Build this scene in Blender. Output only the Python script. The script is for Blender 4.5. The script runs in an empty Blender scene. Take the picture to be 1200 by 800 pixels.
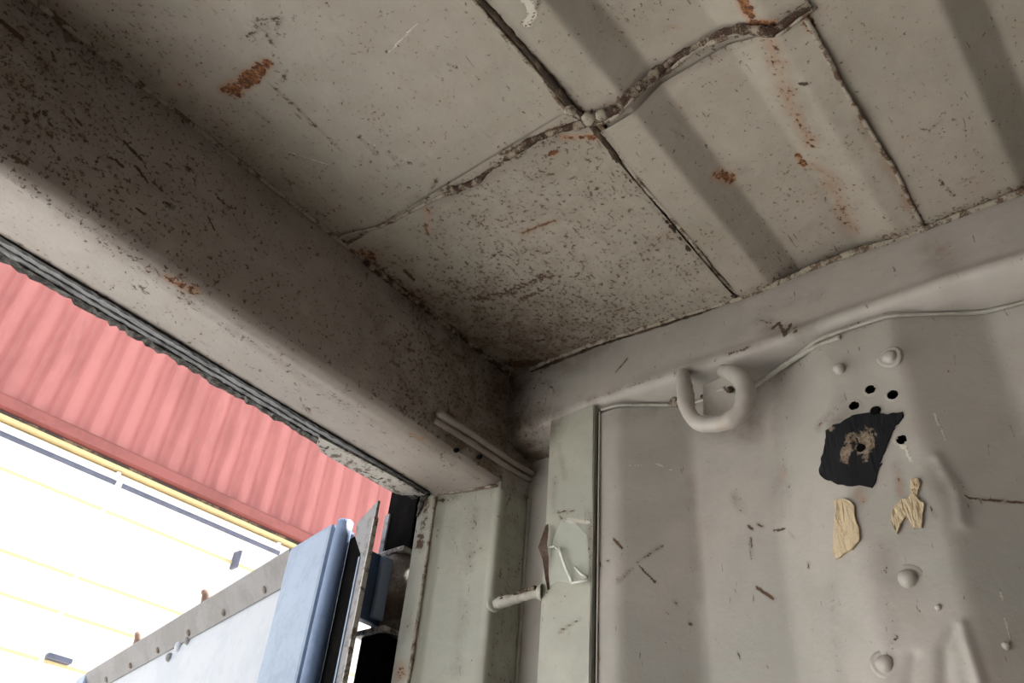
import bpy, bmesh, math, random
import numpy as np
from mathutils import Vector, Matrix

random.seed(7); rng = np.random.RandomState(7)
SC = bpy.context.scene
COL = SC.collection

# ------------------------------------------------------------------ camera
S = 0.6                                   # one drawing unit in metres
ORG = np.array([1.175, 0.0, 2.39])        # inner top corner of the container, by the door
F = 971.0
def _n(v):
    v = np.array(v, float); return v / np.linalg.norm(v)
AX = _n((1050, 862, 971)); AZ = _n((118, -1237, 971)); AY = np.cross(AZ, AX)
AX = np.cross(AY, AZ)
def ray(px, py):
    d = np.array([(px - 600) / F, (py - 400) / F, 1.0]); return np.array([d @ AX, d @ AY, d @ AZ])
C0 = ray(600, 440); CAM = -C0 / C0[2]     # camera in drawing units, relative to the corner
def onx(px, py, x=0.0):
    d = ray(px, py); return CAM + d * ((x - CAM[0]) / d[0])
def ony(px, py, y=0.0):
    d = ray(px, py); return CAM + d * ((y - CAM[1]) / d[1])
def onz(px, py, z=0.0):
    d = ray(px, py); return CAM + d * ((z - CAM[2]) / d[2])
def W(p):                                  # drawing units -> metres in the world
    return np.asarray(p, float) * S + ORG

cd = bpy.data.cameras.new('camera'); cam = bpy.data.objects.new('camera', cd); COL.objects.link(cam)
cd.sensor_width = 36.0; cd.lens = F / 1200 * 36.0; cd.clip_start = 0.02; cd.clip_end = 500
right = np.array([AX[0], AY[0], AZ[0]]); down = np.array([AX[1], AY[1], AZ[1]]); fwd = np.array([AX[2], AY[2], AZ[2]])
M = Matrix(((right[0], -down[0], -fwd[0], 0), (right[1], -down[1], -fwd[1], 0), (right[2], -down[2], -fwd[2], 0), (0, 0, 0, 1)))
cp = W(CAM); cam.matrix_world = Matrix.Translation(Vector(cp)) @ M
SC.camera = cam

# ------------------------------------------------------------------ sky, sun, exposure
wd = bpy.data.worlds.new('world'); SC.world = wd; wd.use_nodes = True
wn = wd.node_tree.nodes; wl = wd.node_tree.links
bg = wn['Background']; bg.inputs['Strength'].default_value = 1.0
tc = wn.new('ShaderNodeTexCoord'); sx = wn.new('ShaderNodeSeparateXYZ'); wr = wn.new('ShaderNodeValToRGB')
wl.new(tc.outputs['Generated'], sx.inputs[0]); wl.new(sx.outputs['Z'], wr.inputs[0]); wl.new(wr.outputs[0], bg.inputs['Color'])
wr.color_ramp.elements[0].position = 0.0; wr.color_ramp.elements[0].color = (0.98, 0.96, 0.94, 1)
wr.color_ramp.elements[1].position = 1.0; wr.color_ramp.elements[1].color = (0.84, 0.88, 0.95, 1)
sd = bpy.data.lights.new('sun', 'SUN'); sd.energy = 9.0; sd.angle = math.radians(2.0); sd.color = (1.0, 0.96, 0.90)
so = bpy.data.objects.new('sun', sd); COL.objects.link(so)
so.rotation_euler = Vector((-0.60, -0.06, -1.0)).to_track_quat('-Z', 'Y').to_euler()
VS = SC.view_settings; VS.view_transform = 'Standard'; VS.look = 'None'; VS.gamma = 1.0; VS.use_curve_mapping = False
VS.exposure = 1.08
SC.cycles.max_bounces = 12; SC.cycles.diffuse_bounces = 8; SC.cycles.use_denoising = True

# ------------------------------------------------------------------ node helpers
def new_mat(name):
    m = bpy.data.materials.new(name); m.use_nodes = True
    return m, m.node_tree, m.node_tree.nodes['Principled BSDF']
def nd(t, kind, **kw):
    n = t.nodes.new('ShaderNode' + kind)
    for k, v in kw.items():
        if k in n.inputs.keys() if isinstance(k, str) else False: n.inputs[k].default_value = v
        else: setattr(n, k, v)
    return n
def noise(t, vec, scale, detail=4, rough=0.6, dist=0.0):
    n = t.nodes.new('ShaderNodeTexNoise'); n.inputs['Scale'].default_value = scale; n.inputs['Detail'].default_value = detail
    n.inputs['Roughness'].default_value = rough; n.inputs['Distortion'].default_value = dist
    t.links.new(vec, n.inputs['Vector']); return n.outputs['Fac']
def ramp(t, fac, a, b, inv=False):
    n = t.nodes.new('ShaderNodeMapRange'); n.interpolation_type = 'SMOOTHSTEP'
    n.inputs['From Min'].default_value = a; n.inputs['From Max'].default_value = b
    n.inputs['To Min'].default_value = 1.0 if inv else 0.0; n.inputs['To Max'].default_value = 0.0 if inv else 1.0
    t.links.new(fac, n.inputs['Value']); return n.outputs['Result']
def math_(t, op, a, b=None):
    n = t.nodes.new('ShaderNodeMath'); n.operation = op
    for i, v in enumerate((a, b)):
        if v is None: continue
        if isinstance(v, (int, float)): n.inputs[i].default_value = v
        else: t.links.new(v, n.inputs[i])
    return n.outputs[0]
def mix(t, fac, a, b):
    n = t.nodes.new('ShaderNodeMix'); n.data_type = 'RGBA'
    if isinstance(fac, (int, float)): n.inputs['Factor'].default_value = fac
    else: t.links.new(fac, n.inputs['Factor'])
    for key, v in ((6, a), (7, b)):
        if isinstance(v, tuple): n.inputs[key].default_value = (*v, 1)
        else: t.links.new(v, n.inputs[key])
    return n.outputs[2]
def mapped(t, scale=(1, 1, 1), rot=(0, 0, 0)):
    c = t.nodes.new('ShaderNodeTexCoord'); m = t.nodes.new('ShaderNodeMapping')
    m.inputs['Scale'].default_value = scale; m.inputs['Rotation'].default_value = rot
    t.links.new(c.outputs['Object'], m.inputs['Vector']); return m.outputs[0]

def worn_paint(name, base, base2, rough=0.42, dirt=(0.055, 0.038, 0.024), speck=0.5, chipcol=(0.62, 0.59, 0.52), warm=(0.42, 0.33, 0.26), blot=0.0):
    """Old container paint.  Vertex attribute 'wear': R rust, G dirt, B pale bare patches, alpha grime film and painted shade."""
    m, t, b = new_mat(name)
    v = mapped(t)
    at = t.nodes.new('ShaderNodeAttribute'); at.attribute_name = 'wear_shade'
    sp = t.nodes.new('ShaderNodeSeparateColor'); t.links.new(at.outputs['Color'], sp.inputs[0])
    R, G, B = sp.outputs[0], sp.outputs[1], sp.outputs[2]
    big = noise(t, v, 5.5, 5, 0.6, 0.6); mid = noise(t, v, 38, 5, 0.65, 0.4); fine = noise(t, v, 230, 4, 0.72); tiny = noise(t, v, 700, 2, 0.6)
    col = mix(t, ramp(t, big, 0.38, 0.62), base, base2)
    col = mix(t, math_(t, 'MULTIPLY', ramp(t, mid, 0.52, 0.75), 0.35), col, warm)
    # grime film; alpha also carries painted corner shade
    film = math_(t, 'MULTIPLY', math_(t, 'MULTIPLY', G, 0.6), ramp(t, mid, 0.25, 0.62))
    film = math_(t, 'MAXIMUM', film, math_(t, 'MULTIPLY', at.outputs['Alpha'], math_(t, 'ADD', math_(t, 'MULTIPLY', ramp(t, mid, 0.3, 0.65), 0.55), 0.38)))
    col = mix(t, film, col, (0.095, 0.066, 0.042))
    # pale chips
    chip = ramp(t, math_(t, 'ADD', B, math_(t, 'MULTIPLY', math_(t, 'SUBTRACT', fine, 0.5), 0.8)), 0.48, 0.56)
    col = mix(t, chip, col, chipcol)
    # pepper of dark specks, denser where G is high
    thr = math_(t, 'ADD', fine, math_(t, 'MULTIPLY', G, 0.215))
    thr = math_(t, 'ADD', thr, math_(t, 'MULTIPLY', math_(t, 'SUBTRACT', mid, 0.5), 0.22))
    s1 = ramp(t, thr, 0.700 - 0.028 * speck, 0.745 - 0.028 * speck)
    # short streaky marks
    vs = mapped(t, (60, 330, 60), (0.3, 0.2, 0.7)); st = noise(t, vs, 1.0, 3, 0.5, 0.8)
    s2 = ramp(t, math_(t, 'ADD', st, math_(t, 'MULTIPLY', G, 0.12)), 0.725, 0.76)
    bn = noise(t, v, 62, 6, 0.72, 0.9); s4 = ramp(t, math_(t, 'ADD', bn, math_(t, 'MULTIPLY', math_(t, 'SUBTRACT', big, 0.5), 0.30)), 0.70 - 0.06 * blot, 0.74 - 0.06 * blot)
    # painted dark strokes
    s3 = ramp(t, math_(t, 'ADD', G, math_(t, 'MULTIPLY', math_(t, 'SUBTRACT', fine, 0.5), 1.0)), 0.66, 0.78)
    dk = math_(t, 'MAXIMUM', math_(t, 'MAXIMUM', math_(t, 'MAXIMUM', math_(t, 'MULTIPLY', s1, 0.85), math_(t, 'MULTIPLY', s4, 0.8 if blot > 0 else 0.0)), math_(t, 'MULTIPLY', s2, 0.6)), math_(t, 'MULTIPLY', s3, 0.95))
    dcol = mix(t, ramp(t, mid, 0.4, 0.6), dirt, (dirt[0] * 1.9, dirt[1] * 1.35, dirt[2]))
    col = mix(t, dk, col, dcol)
    # rust
    halo = math_(t, 'MULTIPLY', ramp(t, math_(t, 'ADD', R, math_(t, 'MULTIPLY', math_(t, 'SUBTRACT', mid, 0.5), 0.7)), 0.12, 0.65), 0.55)
    col = mix(t, halo, col, (0.40, 0.20, 0.10))
    rs = ramp(t, math_(t, 'ADD', math_(t, 'ADD', R, math_(t, 'MULTIPLY', math_(t, 'SUBTRACT', fine, 0.5), 1.3)), math_(t, 'MULTIPLY', math_(t, 'SUBTRACT', mid, 0.5), 1.8)), 0.55, 0.68)
    rcol = mix(t, ramp(t, fine, 0.4, 0.6), (0.30, 0.125, 0.045), (0.09, 0.04, 0.022))
    col = mix(t, rs, col, rcol)
    t.links.new(col, b.inputs['Base Color'])
    ro = math_(t, 'ADD', math_(t, 'MULTIPLY', mid, 0.25), rough - 0.1)
    ro = math_(t, 'MAXIMUM', ro, math_(t, 'MULTIPLY', math_(t, 'MAXIMUM', dk, rs), 0.85))
    t.links.new(ro, b.inputs['Roughness'])
    h = math_(t, 'ADD', math_(t, 'MULTIPLY', mid, 0.5), math_(t, 'MULTIPLY', fine, 0.18))
    h = math_(t, 'ADD', h, math_(t, 'MULTIPLY', dk, 0.35)); h = math_(t, 'ADD', h, math_(t, 'MULTIPLY', rs, 0.4))
    h = math_(t, 'ADD', h, math_(t, 'MULTIPLY', chip, -0.25))
    bp = t.nodes.new('ShaderNodeBump'); bp.inputs['Strength'].default_value = 0.55; bp.inputs['Distance'].default_value = 0.0016
    t.links.new(h, bp.inputs['Height']); t.links.new(bp.outputs[0], b.inputs['Normal'])
    return m

def simple(name, a, b2, scale=20, rough=0.5, bump=0.3, metal=0.0, stretch=(1, 1, 1), lo=0.4, hi=0.65, dist=0.001):
    m, t, b = new_mat(name); v = mapped(t, stretch)
    n = noise(t, v, scale, 6, 0.65, 0.4); n2 = noise(t, v, scale * 9, 3, 0.6)
    f = ramp(t, math_(t, 'ADD', n, math_(t, 'MULTIPLY', math_(t, 'SUBTRACT', n2, 0.5), 0.4)), lo, hi)
    t.links.new(mix(t, f, a, b2), b.inputs['Base Color'])
    b.inputs['Roughness'].default_value = rough; b.inputs['Metallic'].default_value = metal
    bp = t.nodes.new('ShaderNodeBump'); bp.inputs['Strength'].default_value = bump; bp.inputs['Distance'].default_value = dist
    t.links.new(math_(t, 'ADD', n, math_(t, 'MULTIPLY', n2, 0.4)), bp.inputs['Height']); t.links.new(bp.outputs[0], b.inputs['Normal'])
    return m

ROOF = worn_paint('roof_paint', (0.425, 0.39, 0.34), (0.37, 0.345, 0.295), speck=0.9)
HEAD = worn_paint('header_paint', (0.41, 0.37, 0.345), (0.36, 0.325, 0.30), speck=1.1, dirt=(0.045, 0.03, 0.02), blot=0.9)
WALL = worn_paint('wall_paint', (0.475, 0.445, 0.42), (0.40, 0.39, 0.365), speck=-.5, warm=(0.40, 0.345, 0.305))
POST = worn_paint('post_paint', (0.49, 0.50, 0.43), (0.42, 0.435, 0.385), speck=-0.4)
BEAD = simple('weld_paint', (0.36, 0.325, 0.27), (0.11, 0.07, 0.045), 75, 0.7, 0.6, lo=0.46, hi=0.60, dist=0.002)
BEADC = simple('clean_weld_paint', (0.42, 0.41, 0.375), (0.33, 0.31, 0.27), 60, 0.5, 0.5, lo=0.48, hi=0.66, dist=0.002)
CRUD = simple('rusty_weld', (0.33, 0.28, 0.22), (0.06, 0.032, 0.02), 110, 0.85, 1.0, lo=0.40, hi=0.56, dist=0.003)
DARKSEAM = simple('open_seam_grime', (0.035, 0.024, 0.016), (0.13, 0.09, 0.06), 90, 0.95, 0.9, lo=0.45, hi=0.7, dist=0.002)
RUBBER = simple('seal_rubber', (0.02, 0.02, 0.022), (0.045, 0.045, 0.045), 60, 0.6, 0.4)
GREYRUB = simple('grey_seal', (0.24, 0.245, 0.26), (0.09, 0.09, 0.095), 70, 0.6, 0.8, stretch=(0.25, 1, 1), lo=0.48, hi=0.68)
ROUGHBLK = simple('perished_seal', (0.16, 0.15, 0.14), (0.03, 0.028, 0.026), 120, 0.85, 1.0, lo=0.38, hi=0.58, dist=0.003)
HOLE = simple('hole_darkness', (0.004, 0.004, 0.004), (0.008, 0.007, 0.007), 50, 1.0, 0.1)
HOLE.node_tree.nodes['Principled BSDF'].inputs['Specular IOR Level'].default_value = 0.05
TAPE = None
BLUE = simple('blue_door_paint', (0.25, 0.33, 0.46), (0.20, 0.27, 0.39), 14, 0.38, 0.2)
TUBEBLUE = simple('edge_blue_paint', (0.15, 0.22, 0.36), (0.10, 0.16, 0.28), 14, 0.4, 0.2)
NAVY = simple('navy_paint', (0.03, 0.065, 0.15), (0.02, 0.03, 0.06), 16, 0.4, 0.3)
PALEBLUE = simple('pale_panel_paint', (0.40, 0.44, 0.50), (0.35, 0.39, 0.46), 10, 0.4, 0.2)
DOORGREY = simple('door_rail_paint', (0.20, 0.20, 0.21), (0.16, 0.155, 0.16), 18, 0.5, 0.3)
STEEL = simple('worn_steel', (0.20, 0.17, 0.155), (0.09, 0.065, 0.05), 40, 0.8, 0.4)
BROWN = simple('rusted_lug', (0.20, 0.12, 0.08), (0.10, 0.05, 0.03), 40, 0.7, 0.5)
CLEAREDGE = simple('scraped_edge', (0.45, 0.43, 0.40), (0.12, 0.09, 0.07), 90, 0.7, 0.8, lo=0.5, hi=0.6)
RED = simple('faded_red_paint', (0.37, 0.135, 0.13), (0.30, 0.105, 0.10), 1.2, 0.55, 0.15, stretch=(1, 1, 0.3), dist=0.004)
REDRAIL = simple('red_rail_paint', (0.24, 0.07, 0.065), (0.19, 0.055, 0.05), 2, 0.55, 0.2)
WHITE = simple('white_cladding', (0.86, 0.86, 0.85), (0.80, 0.80, 0.79), 1.5, 0.5, 0.1)
CREAM = simple('cream_batten', (0.62, 0.50, 0.27), (0.55, 0.44, 0.24), 6, 0.6, 0.2)
SLATE = simple('slate_pipe', (0.085, 0.095, 0.15), (0.06, 0.07, 0.11), 10, 0.4, 0.1)
BLACKGAP = simple('dark_rusty_gap', (0.05, 0.045, 0.045), (0.20, 0.15, 0.10), 5, 0.9, 0.5, lo=0.5, hi=0.62)
CONC = simple('yard_concrete', (0.50, 0.49, 0.46), (0.40, 0.39, 0.37), 1.5, 0.9, 0.4)
PLY = simple('plywood_floor', (0.22, 0.16, 0.11), (0.16, 0.115, 0.08), 9, 0.6, 0.2, stretch=(1, 0.1, 1))
SCRAP = simple('torn_plywood_scrap', (0.66, 0.54, 0.37), (0.30, 0.19, 0.09), 120, 0.85, 1.0, stretch=(1, 1, 0.25), lo=0.55, hi=0.75, dist=0.003)
PLYBROWN = simple('brown_film', (0.17, 0.11, 0.08), (0.08, 0.05, 0.035), 60, 0.5, 0.4)
FILMEDGE = simple('white_crease', (0.75, 0.76, 0.72), (0.55, 0.57, 0.52), 60, 0.25, 0.4)
def film_mat():
    m, t, b = new_mat('clear_film'); b.inputs['Base Color'].default_value = (0.80, 0.86, 0.80, 1)
    b.inputs['Roughness'].default_value = 0.12; b.inputs['Alpha'].default_value = 0.16; return m
FILM = film_mat()
def tape_mat():
    m, t, b = new_mat('black_tape'); v = mapped(t)
    at = t.nodes.new('ShaderNodeAttribute'); at.attribute_name = 'wear_shade'
    sp = t.nodes.new('ShaderNodeSeparateColor'); t.links.new(at.outputs['Color'], sp.inputs[0])
    n = noise(t, v, 90, 6, 0.7, 0.5); n2 = noise(t, v, 320, 3, 0.6)
    k = math_(t, 'ADD', sp.outputs[2], math_(t, 'MULTIPLY', math_(t, 'SUBTRACT', n, 0.5), 1.6))
    k = math_(t, 'ADD', k, math_(t, 'MULTIPLY', math_(t, 'SUBTRACT', n2, 0.5), 0.7))
    f = ramp(t, k, 0.42, 0.62)
    c = mix(t, ramp(t, n2, 0.4, 0.6), (0.30, 0.26, 0.21), (0.18, 0.13, 0.09))
    t.links.new(mix(t, f, (0.012, 0.013, 0.016), c), b.inputs['Base Color'])
    b.inputs['Roughness'].default_value = 0.75; b.inputs['Specular IOR Level'].default_value = 0.2
    bp = t.nodes.new('ShaderNodeBump'); bp.inputs['Strength'].default_value = 0.6; bp.inputs['Distance'].default_value = 0.001
    t.links.new(n, bp.inputs['Height']); t.links.new(bp.outputs[0], b.inputs['Normal']); return m
TAPE = tape_mat()

# ------------------------------------------------------------------ object helpers
def link(name, me, mat, parent=None, smooth=False):
    o = bpy.data.objects.new(name, me); COL.objects.link(o)
    if mat is not None: me.materials.append(mat)
    if parent is not None: o.parent = parent
    if smooth: me.polygons.foreach_set('use_smooth', [True] * len(me.polygons))
    return o
def tag(o, label=None, cat=None, group=None, kind=None):
    if label: o['label'] = label
    if cat: o['category'] = cat
    if group: o['group'] = group
    if kind: o['kind'] = kind
    return o
def empty(name, label=None, cat=None, group=None, kind=None):
    o = bpy.data.objects.new(name, None); COL.objects.link(o); o.empty_display_size = 0.05
    return tag(o, label, cat, group, kind)

STROKES = []     # (kind 0 rust,1 dirt,2 pale, last grime film and painted shade, points Nx3, radius, strength)
def stroke(k, pts, r, s=1.0): STROKES.append((k, np.array(pts, float).reshape(-1, 3), r, s))
def wear_shade_of(P):                                   # P in drawing units
    out = np.zeros((len(P), 4), np.float32)
    for k, pts, r, s in STROKES:
        lo = pts.min(0) - r * 1.01; hi = pts.max(0) + r * 1.01
        idx = np.nonzero(np.all((P >= lo) & (P <= hi), axis=1))[0]
        if not len(idx): continue
        r = max(r, .0042) if r < .006 else r; s = s * (1.12 if r < .0065 else 1.0)
        Q = P[idx]; d = np.full(len(idx), 1e9)
        segs = [(pts[0], pts[0])] if len(pts) == 1 else list(zip(pts[:-1], pts[1:]))
        for a, b in segs:
            ab = b - a; L = ab @ ab
            tt = np.clip(((Q - a) @ ab) / L, 0, 1) if L > 0 else np.zeros(len(Q))
            d = np.minimum(d, np.linalg.norm(Q - (a + tt[:, None] * ab), axis=1))
        v = s * np.clip(1 - d / r, 0, 1) ** 0.8
        out[idx, k] = np.maximum(out[idx, k], v)
    return out

def grid_obj(name, P, mat, parent=None, smooth=True, keep=None, flip=False, zone=None):
    """P: (nu, nv, 3) drawing units -> one mesh with the wear attribute."""
    nu, nv, _ = P.shape; V = P.reshape(-1, 3)
    i, j = np.meshgrid(np.arange(nu - 1), np.arange(nv - 1), indexing='ij')
    q = np.stack([i * nv + j, (i + 1) * nv + j, (i + 1) * nv + j + 1, i * nv + j + 1], -1).reshape(-1, 4)
    if flip: q = q[:, ::-1]
    if keep is not None:
        c = V[q].mean(1); q = q[keep(c)]
    me = bpy.data.meshes.new(name)
    me.vertices.add(len(V)); me.vertices.foreach_set('co', W(V).astype(np.float32).ravel())
    me.loops.add(len(q) * 4); me.loops.foreach_set('vertex_index', q.ravel().astype(np.int32))
    me.polygons.add(len(q)); me.polygons.foreach_set('loop_start', (np.arange(len(q)) * 4).astype(np.int32))
    me.update(); me.validate()
    w = np.zeros((len(V), 4), np.float32); w[:, :4] = wear_shade_of(V)
    if zone is not None: w[:, 1] = np.maximum(w[:, 1], np.minimum(zone(V), .60)); w[:, 3] = np.maximum(w[:, 3], np.clip((zone(V) - .25) * 1.35, 0, 1))  # alpha film from zone: grime, and painted shade near the corner
    a = me.color_attributes.new('wear_shade', 'FLOAT_COLOR', 'POINT'); a.data.foreach_set('color', w.ravel())
    return link(name, me, mat, parent, smooth)

def poly_mesh(name, verts, faces, mat, parent=None, smooth=False):
    me = bpy.data.meshes.new(name); me.from_pydata([tuple(W(v)) for v in verts], [], faces); me.update()
    bm = bmesh.new(); bm.from_mesh(me); bmesh.ops.recalc_face_normals(bm, faces=bm.faces); bm.to_mesh(me); bm.free()
    if YARD[0]: me.transform(YARD[0])
    w = np.zeros((len(me.vertices), 4), np.float32)
    w[:, :4] = wear_shade_of(np.array([list(v) for v in verts], float)[:len(me.vertices)]) if len(me.vertices) == len(verts) else 0
    a = me.color_attributes.new('wear_shade', 'FLOAT_COLOR', 'POINT'); a.data.foreach_set('color', w.ravel())
    return link(name, me, mat, parent, smooth)

YARD = [False]
def prism(name, prof, axis, a, b, mat, parent=None, bev=0.0):
    """closed profile (2-D, drawing units) extruded along axis 0/1/2 from a to b"""
    n = len(prof); V = []
    for s in (a, b):
        for p in prof:
            q = list(p); q.insert(axis, s); V.append(q)
    Fc = [list(range(n)), list(range(n, 2 * n))] + [[i, (i + 1) % n, n + (i + 1) % n, n + i] for i in range(n)]
    o = poly_mesh(name, V, Fc, mat, parent)
    if bev:
        bm = bmesh.new(); bm.from_mesh(o.data)
        bmesh.ops.bevel(bm, geom=bm.edges[:], offset=bev * S, segments=2, affect='EDGES', profile=0.6)
        bm.to_mesh(o.data); bm.free()
    return o
def box(name, lo, hi, mat, parent=None, bev=0.0):
    return prism(name, [(lo[0], lo[1]), (hi[0], lo[1]), (hi[0], hi[1]), (lo[0], hi[1])], 2, lo[2], hi[2], mat, parent, bev)
def obox(name, c, ux, uy, uz, mat, parent=None, bev=0.0):
    """box with half-axes ux uy uz about centre c (drawing units)"""
    c, ux, uy, uz = [np.array(v, float) for v in (c, ux, uy, uz)]
    V = [c + i * ux + j * uy + k * uz for i in (-1, 1) for j in (-1, 1) for k in (-1, 1)]
    Fc = [[0, 1, 3, 2], [4, 6, 7, 5], [0, 4, 5, 1], [2, 3, 7, 6], [0, 2, 6, 4], [1, 5, 7, 3]]
    o = poly_mesh(name, V, Fc, mat, parent)
    if bev:
        bm = bmesh.new(); bm.from_mesh(o.data)
        bmesh.ops.bevel(bm, geom=bm.edges[:], offset=bev * S, segments=2, affect='EDGES', profile=0.6)
        bm.to_mesh(o.data); bm.free()
    return o
def spline(pts, step):
    pts = np.array(pts, float); out = []
    for i in range(len(pts) - 1):
        p0 = pts[max(i - 1, 0)]; p1 = pts[i]; p2 = pts[i + 1]; p3 = pts[min(i + 2, len(pts) - 1)]
        k = max(1, int(np.linalg.norm(p2 - p1) / step))
        for s in range(k):
            t = s / k
            out.append(0.5 * ((2 * p1) + (-p0 + p2) * t + (2 * p0 - 5 * p1 + 4 * p2 - p3) * t * t + (-p0 + 3 * p1 - 3 * p2 + p3) * t ** 3))
    out.append(pts[-1]); return np.array(out)
def tube(name, pts, r, mat, parent=None, seg=8, rough=0.0, wander=0.0, step=0.008, flat=None, cap=True, seed=0, rads=None):
    """tube along a smooth path; rough = random change of radius (lumpy welds), flat=(axis, factor)"""
    rs = np.random.RandomState(int(abs(pts[0][0]) * 1e4 + len(pts) + seed) % 99991)
    C = spline(pts, step); n = len(C)
    R = np.full(n, r, float)
    if rads is not None: R = np.interp(np.linspace(0, 1, n), np.linspace(0, 1, len(rads)), rads)
    if rough:
        low = np.interp(np.arange(n), np.arange(0, n + 6, 5), rs.uniform(-1, 1, len(np.arange(0, n + 6, 5))))
        R = R * (1 + rough * (0.6 * low + 0.5 * rs.uniform(-1, 1, n)))
    if wander:
        k = np.arange(0, n + 8, 6)
        for ax in range(3): C[:, ax] += wander * np.interp(np.arange(n), k, rs.uniform(-1, 1, len(k)))
    T = np.gradient(C, axis=0) if n > 2 else np.repeat((C[-1] - C[0])[None], n, 0)
    T /= np.linalg.norm(T, axis=1)[:, None] + 1e-12
    up = np.array([0, 0, 1.0]) if abs(T[0][2]) < 0.9 else np.array([1.0, 0, 0])
    V = []
    N = np.cross(T[0], up); N /= np.linalg.norm(N)
    for i in range(n):
        N = N - T[i] * (N @ T[i]); N /= np.linalg.norm(N) + 1e-12
        Bv = np.cross(T[i], N)
        for k in range(seg):
            a = 2 * math.pi * k / seg
            jit = 1 + (rough * 0.35 * rs.uniform(-1, 1) if rough else 0)
            off = (N * math.cos(a) + Bv * math.sin(a)) * R[i] * jit
            if flat: off[flat[0]] *= flat[1]
            V.append(C[i] + off)
    Fc = []
    for i in range(n - 1):
        for k in range(seg):
            k2 = (k + 1) % seg
            Fc.append([i * seg + k, i * seg + k2, (i + 1) * seg + k2, (i + 1) * seg + k])
    if cap: Fc += [list(range(seg)), list(range((n - 1) * seg, n * seg))]
    return poly_mesh(name, V, Fc, mat, parent, smooth=True)
def dome(name, c, nrm, r, h, mat, parent=None, rim=0.0, seg=16):
    c = np.array(c, float); nrm = _n(nrm); a = _n(np.cross(nrm, (0.13, 0.2, 0.97))); b = np.cross(nrm, a)
    prof = [(1.0, -0.15), (0.96, 0.3), (0.82, 0.65), (0.55, 0.9), (0.22, 1.0)]
    if rim: prof = [(1.75, -0.1), (1.6, 0.14), (1.25, 0.10), (1.02, 0.05)] + prof[1:]
    V = []; Fc = []
    for pr, ph in prof:
        for k in range(seg):
            t = 2 * math.pi * k / seg
            V.append(c + (a * math.cos(t) + b * math.sin(t)) * r * pr * (1 + 0.05 * math.sin(3 * t + r * 900)) + nrm * h * ph)
    V.append(c + nrm * h * 1.03)
    for i in range(len(prof) - 1):
        for k in range(seg): Fc.append([i * seg + k, i * seg + (k + 1) % seg, (i + 1) * seg + (k + 1) % seg, (i + 1) * seg + k])
    L = (len(prof) - 1) * seg
    for k in range(seg): Fc.append([L + k, L + (k + 1) % seg, len(V) - 1])
    return poly_mesh(name, V, Fc, mat, parent, smooth=True)
def lens(lo, flo, fhi, hi, fine, coarse):
    """non-uniform axis: fine step in [flo, fhi], coarse outside"""
    a = np.arange(lo, flo, coarse) if flo > lo else np.array([])
    b = np.linspace(flo, fhi, int(round((fhi - flo) / fine)) + 1)
    c = np.arange(hi, fhi, -coarse)[::-1] if hi > fhi else np.array([])
    c = c[c > fhi + 1e-6]; a = a[a < flo - 1e-6]
    return np.concatenate([a, b, c])
def dents(a, b, amp, seed=0):
    rs = np.random.RandomState(seed); z = 0
    for k in range(9):
        fx, fy = rs.uniform(4, 26, 2); p, q = rs.uniform(0, 6.28, 2)
        z = z + np.sin(a * fx + p + 1.3 * np.sin(b * fy * 0.5)) * np.sin(b * fy + q) / (1 + 0.10 * (fx + fy))
    return z * amp
def piece(x, xs, ys): return np.interp(x, xs, ys)

# shared curves measured from the corner -------------------------------------------
XL = -2.35 / S; YB = -6.0 / S; ZF = -2.39 / S
def rail_top_x(y): return piece(-y, [0, .05, .21, .5, .8, .95, 1.3], [0.004, 0.0, .004, .040, .050, .058, .06])
def rail_z(y): return piece(-y, [0, .13, .2, .4, .545, .655, .755, .83, .92, 1.3], [-.150, -.148, -.143, -.150, -.158, -.158, -.161, -.163, -.172, -.18])
def sm(t): t = np.clip(t, 0, 1); return t * t * (3 - 2 * t)
def ramp_(t):
    # straight flank with small rounded bends
    e = .10; t = np.asarray(t, float)
    f = lambda x: np.where(x <= -e, 0, np.where(x >= e, x, (x + e) ** 2 / (4 * e)))
    return f(t) - f(t - 1)
def trap(y, marks, period):
    """1 when raised; marks = (start rise, end rise, start fall, end fall) along -y"""
    s = -y; k = np.floor((s - marks[0] + .02) / period); k = np.maximum(k, 0); s = s - k * period
    v = ramp_((s - marks[0]) / (marks[1] - marks[0])) - ramp_((s - marks[2]) / (marks[3] - marks[2]))
    return np.where(-y < marks[0] - .01, 0, v)
def roof_h(y): return 0.030 * trap(y, (.553, .600, .705, .765), .392)
def wall_x(y): return 0.010 + 0.058 * trap(y, (.252, .362, .500, .622), .478)

# ------------------------------------------------------------------ wear map: rust, dirt, pale marks and painted shade where the photo has them
def dens(pp):
    if len(pp) == 1: return pp
    out = []
    for (a, b), (c, d_) in zip(pp[:-1], pp[1:]):
        k = max(1, int(math.hypot(c - a, d_ - b) / 9))
        out += [(a + (c - a) * i / k, b + (d_ - b) * i / k) for i in range(k)]
    return out + [pp[-1]]
def Z(*pp):
    out = []
    for x, y in dens(pp):
        p = onz(x, y)
        for _ in range(5): p = onz(x, y, -.002 + (float(roof_h(p[1])) if p[1] < -.49 else 0))
        out.append(p)
    return out
def rail_x_at(y, z):
    xt, zc = float(rail_top_x(y)), float(rail_z(y)); return float(np.interp(-z, [-.002, -zc * .8, -zc - .012], [xt, xt * .25, 0]))
def X(*pp, x=0.0):
    out = []
    for a, b in dens(pp):
        p = onx(a, b, x)
        if x == 0.0 and p[1] < -.21 or (x == 0.0 and p[2] > -.16):
            for _ in range(5): p = onx(a, b, rail_x_at(p[1], p[2]))
        elif x != 0.0:
            for _ in range(6): p = onx(a, b, float(wall_x(p[1])) * .7 + p[0] * .3)
        out.append(p)
    return out
def Y(*pp): return [ony(a, b, 0) for a, b in pp]
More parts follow.
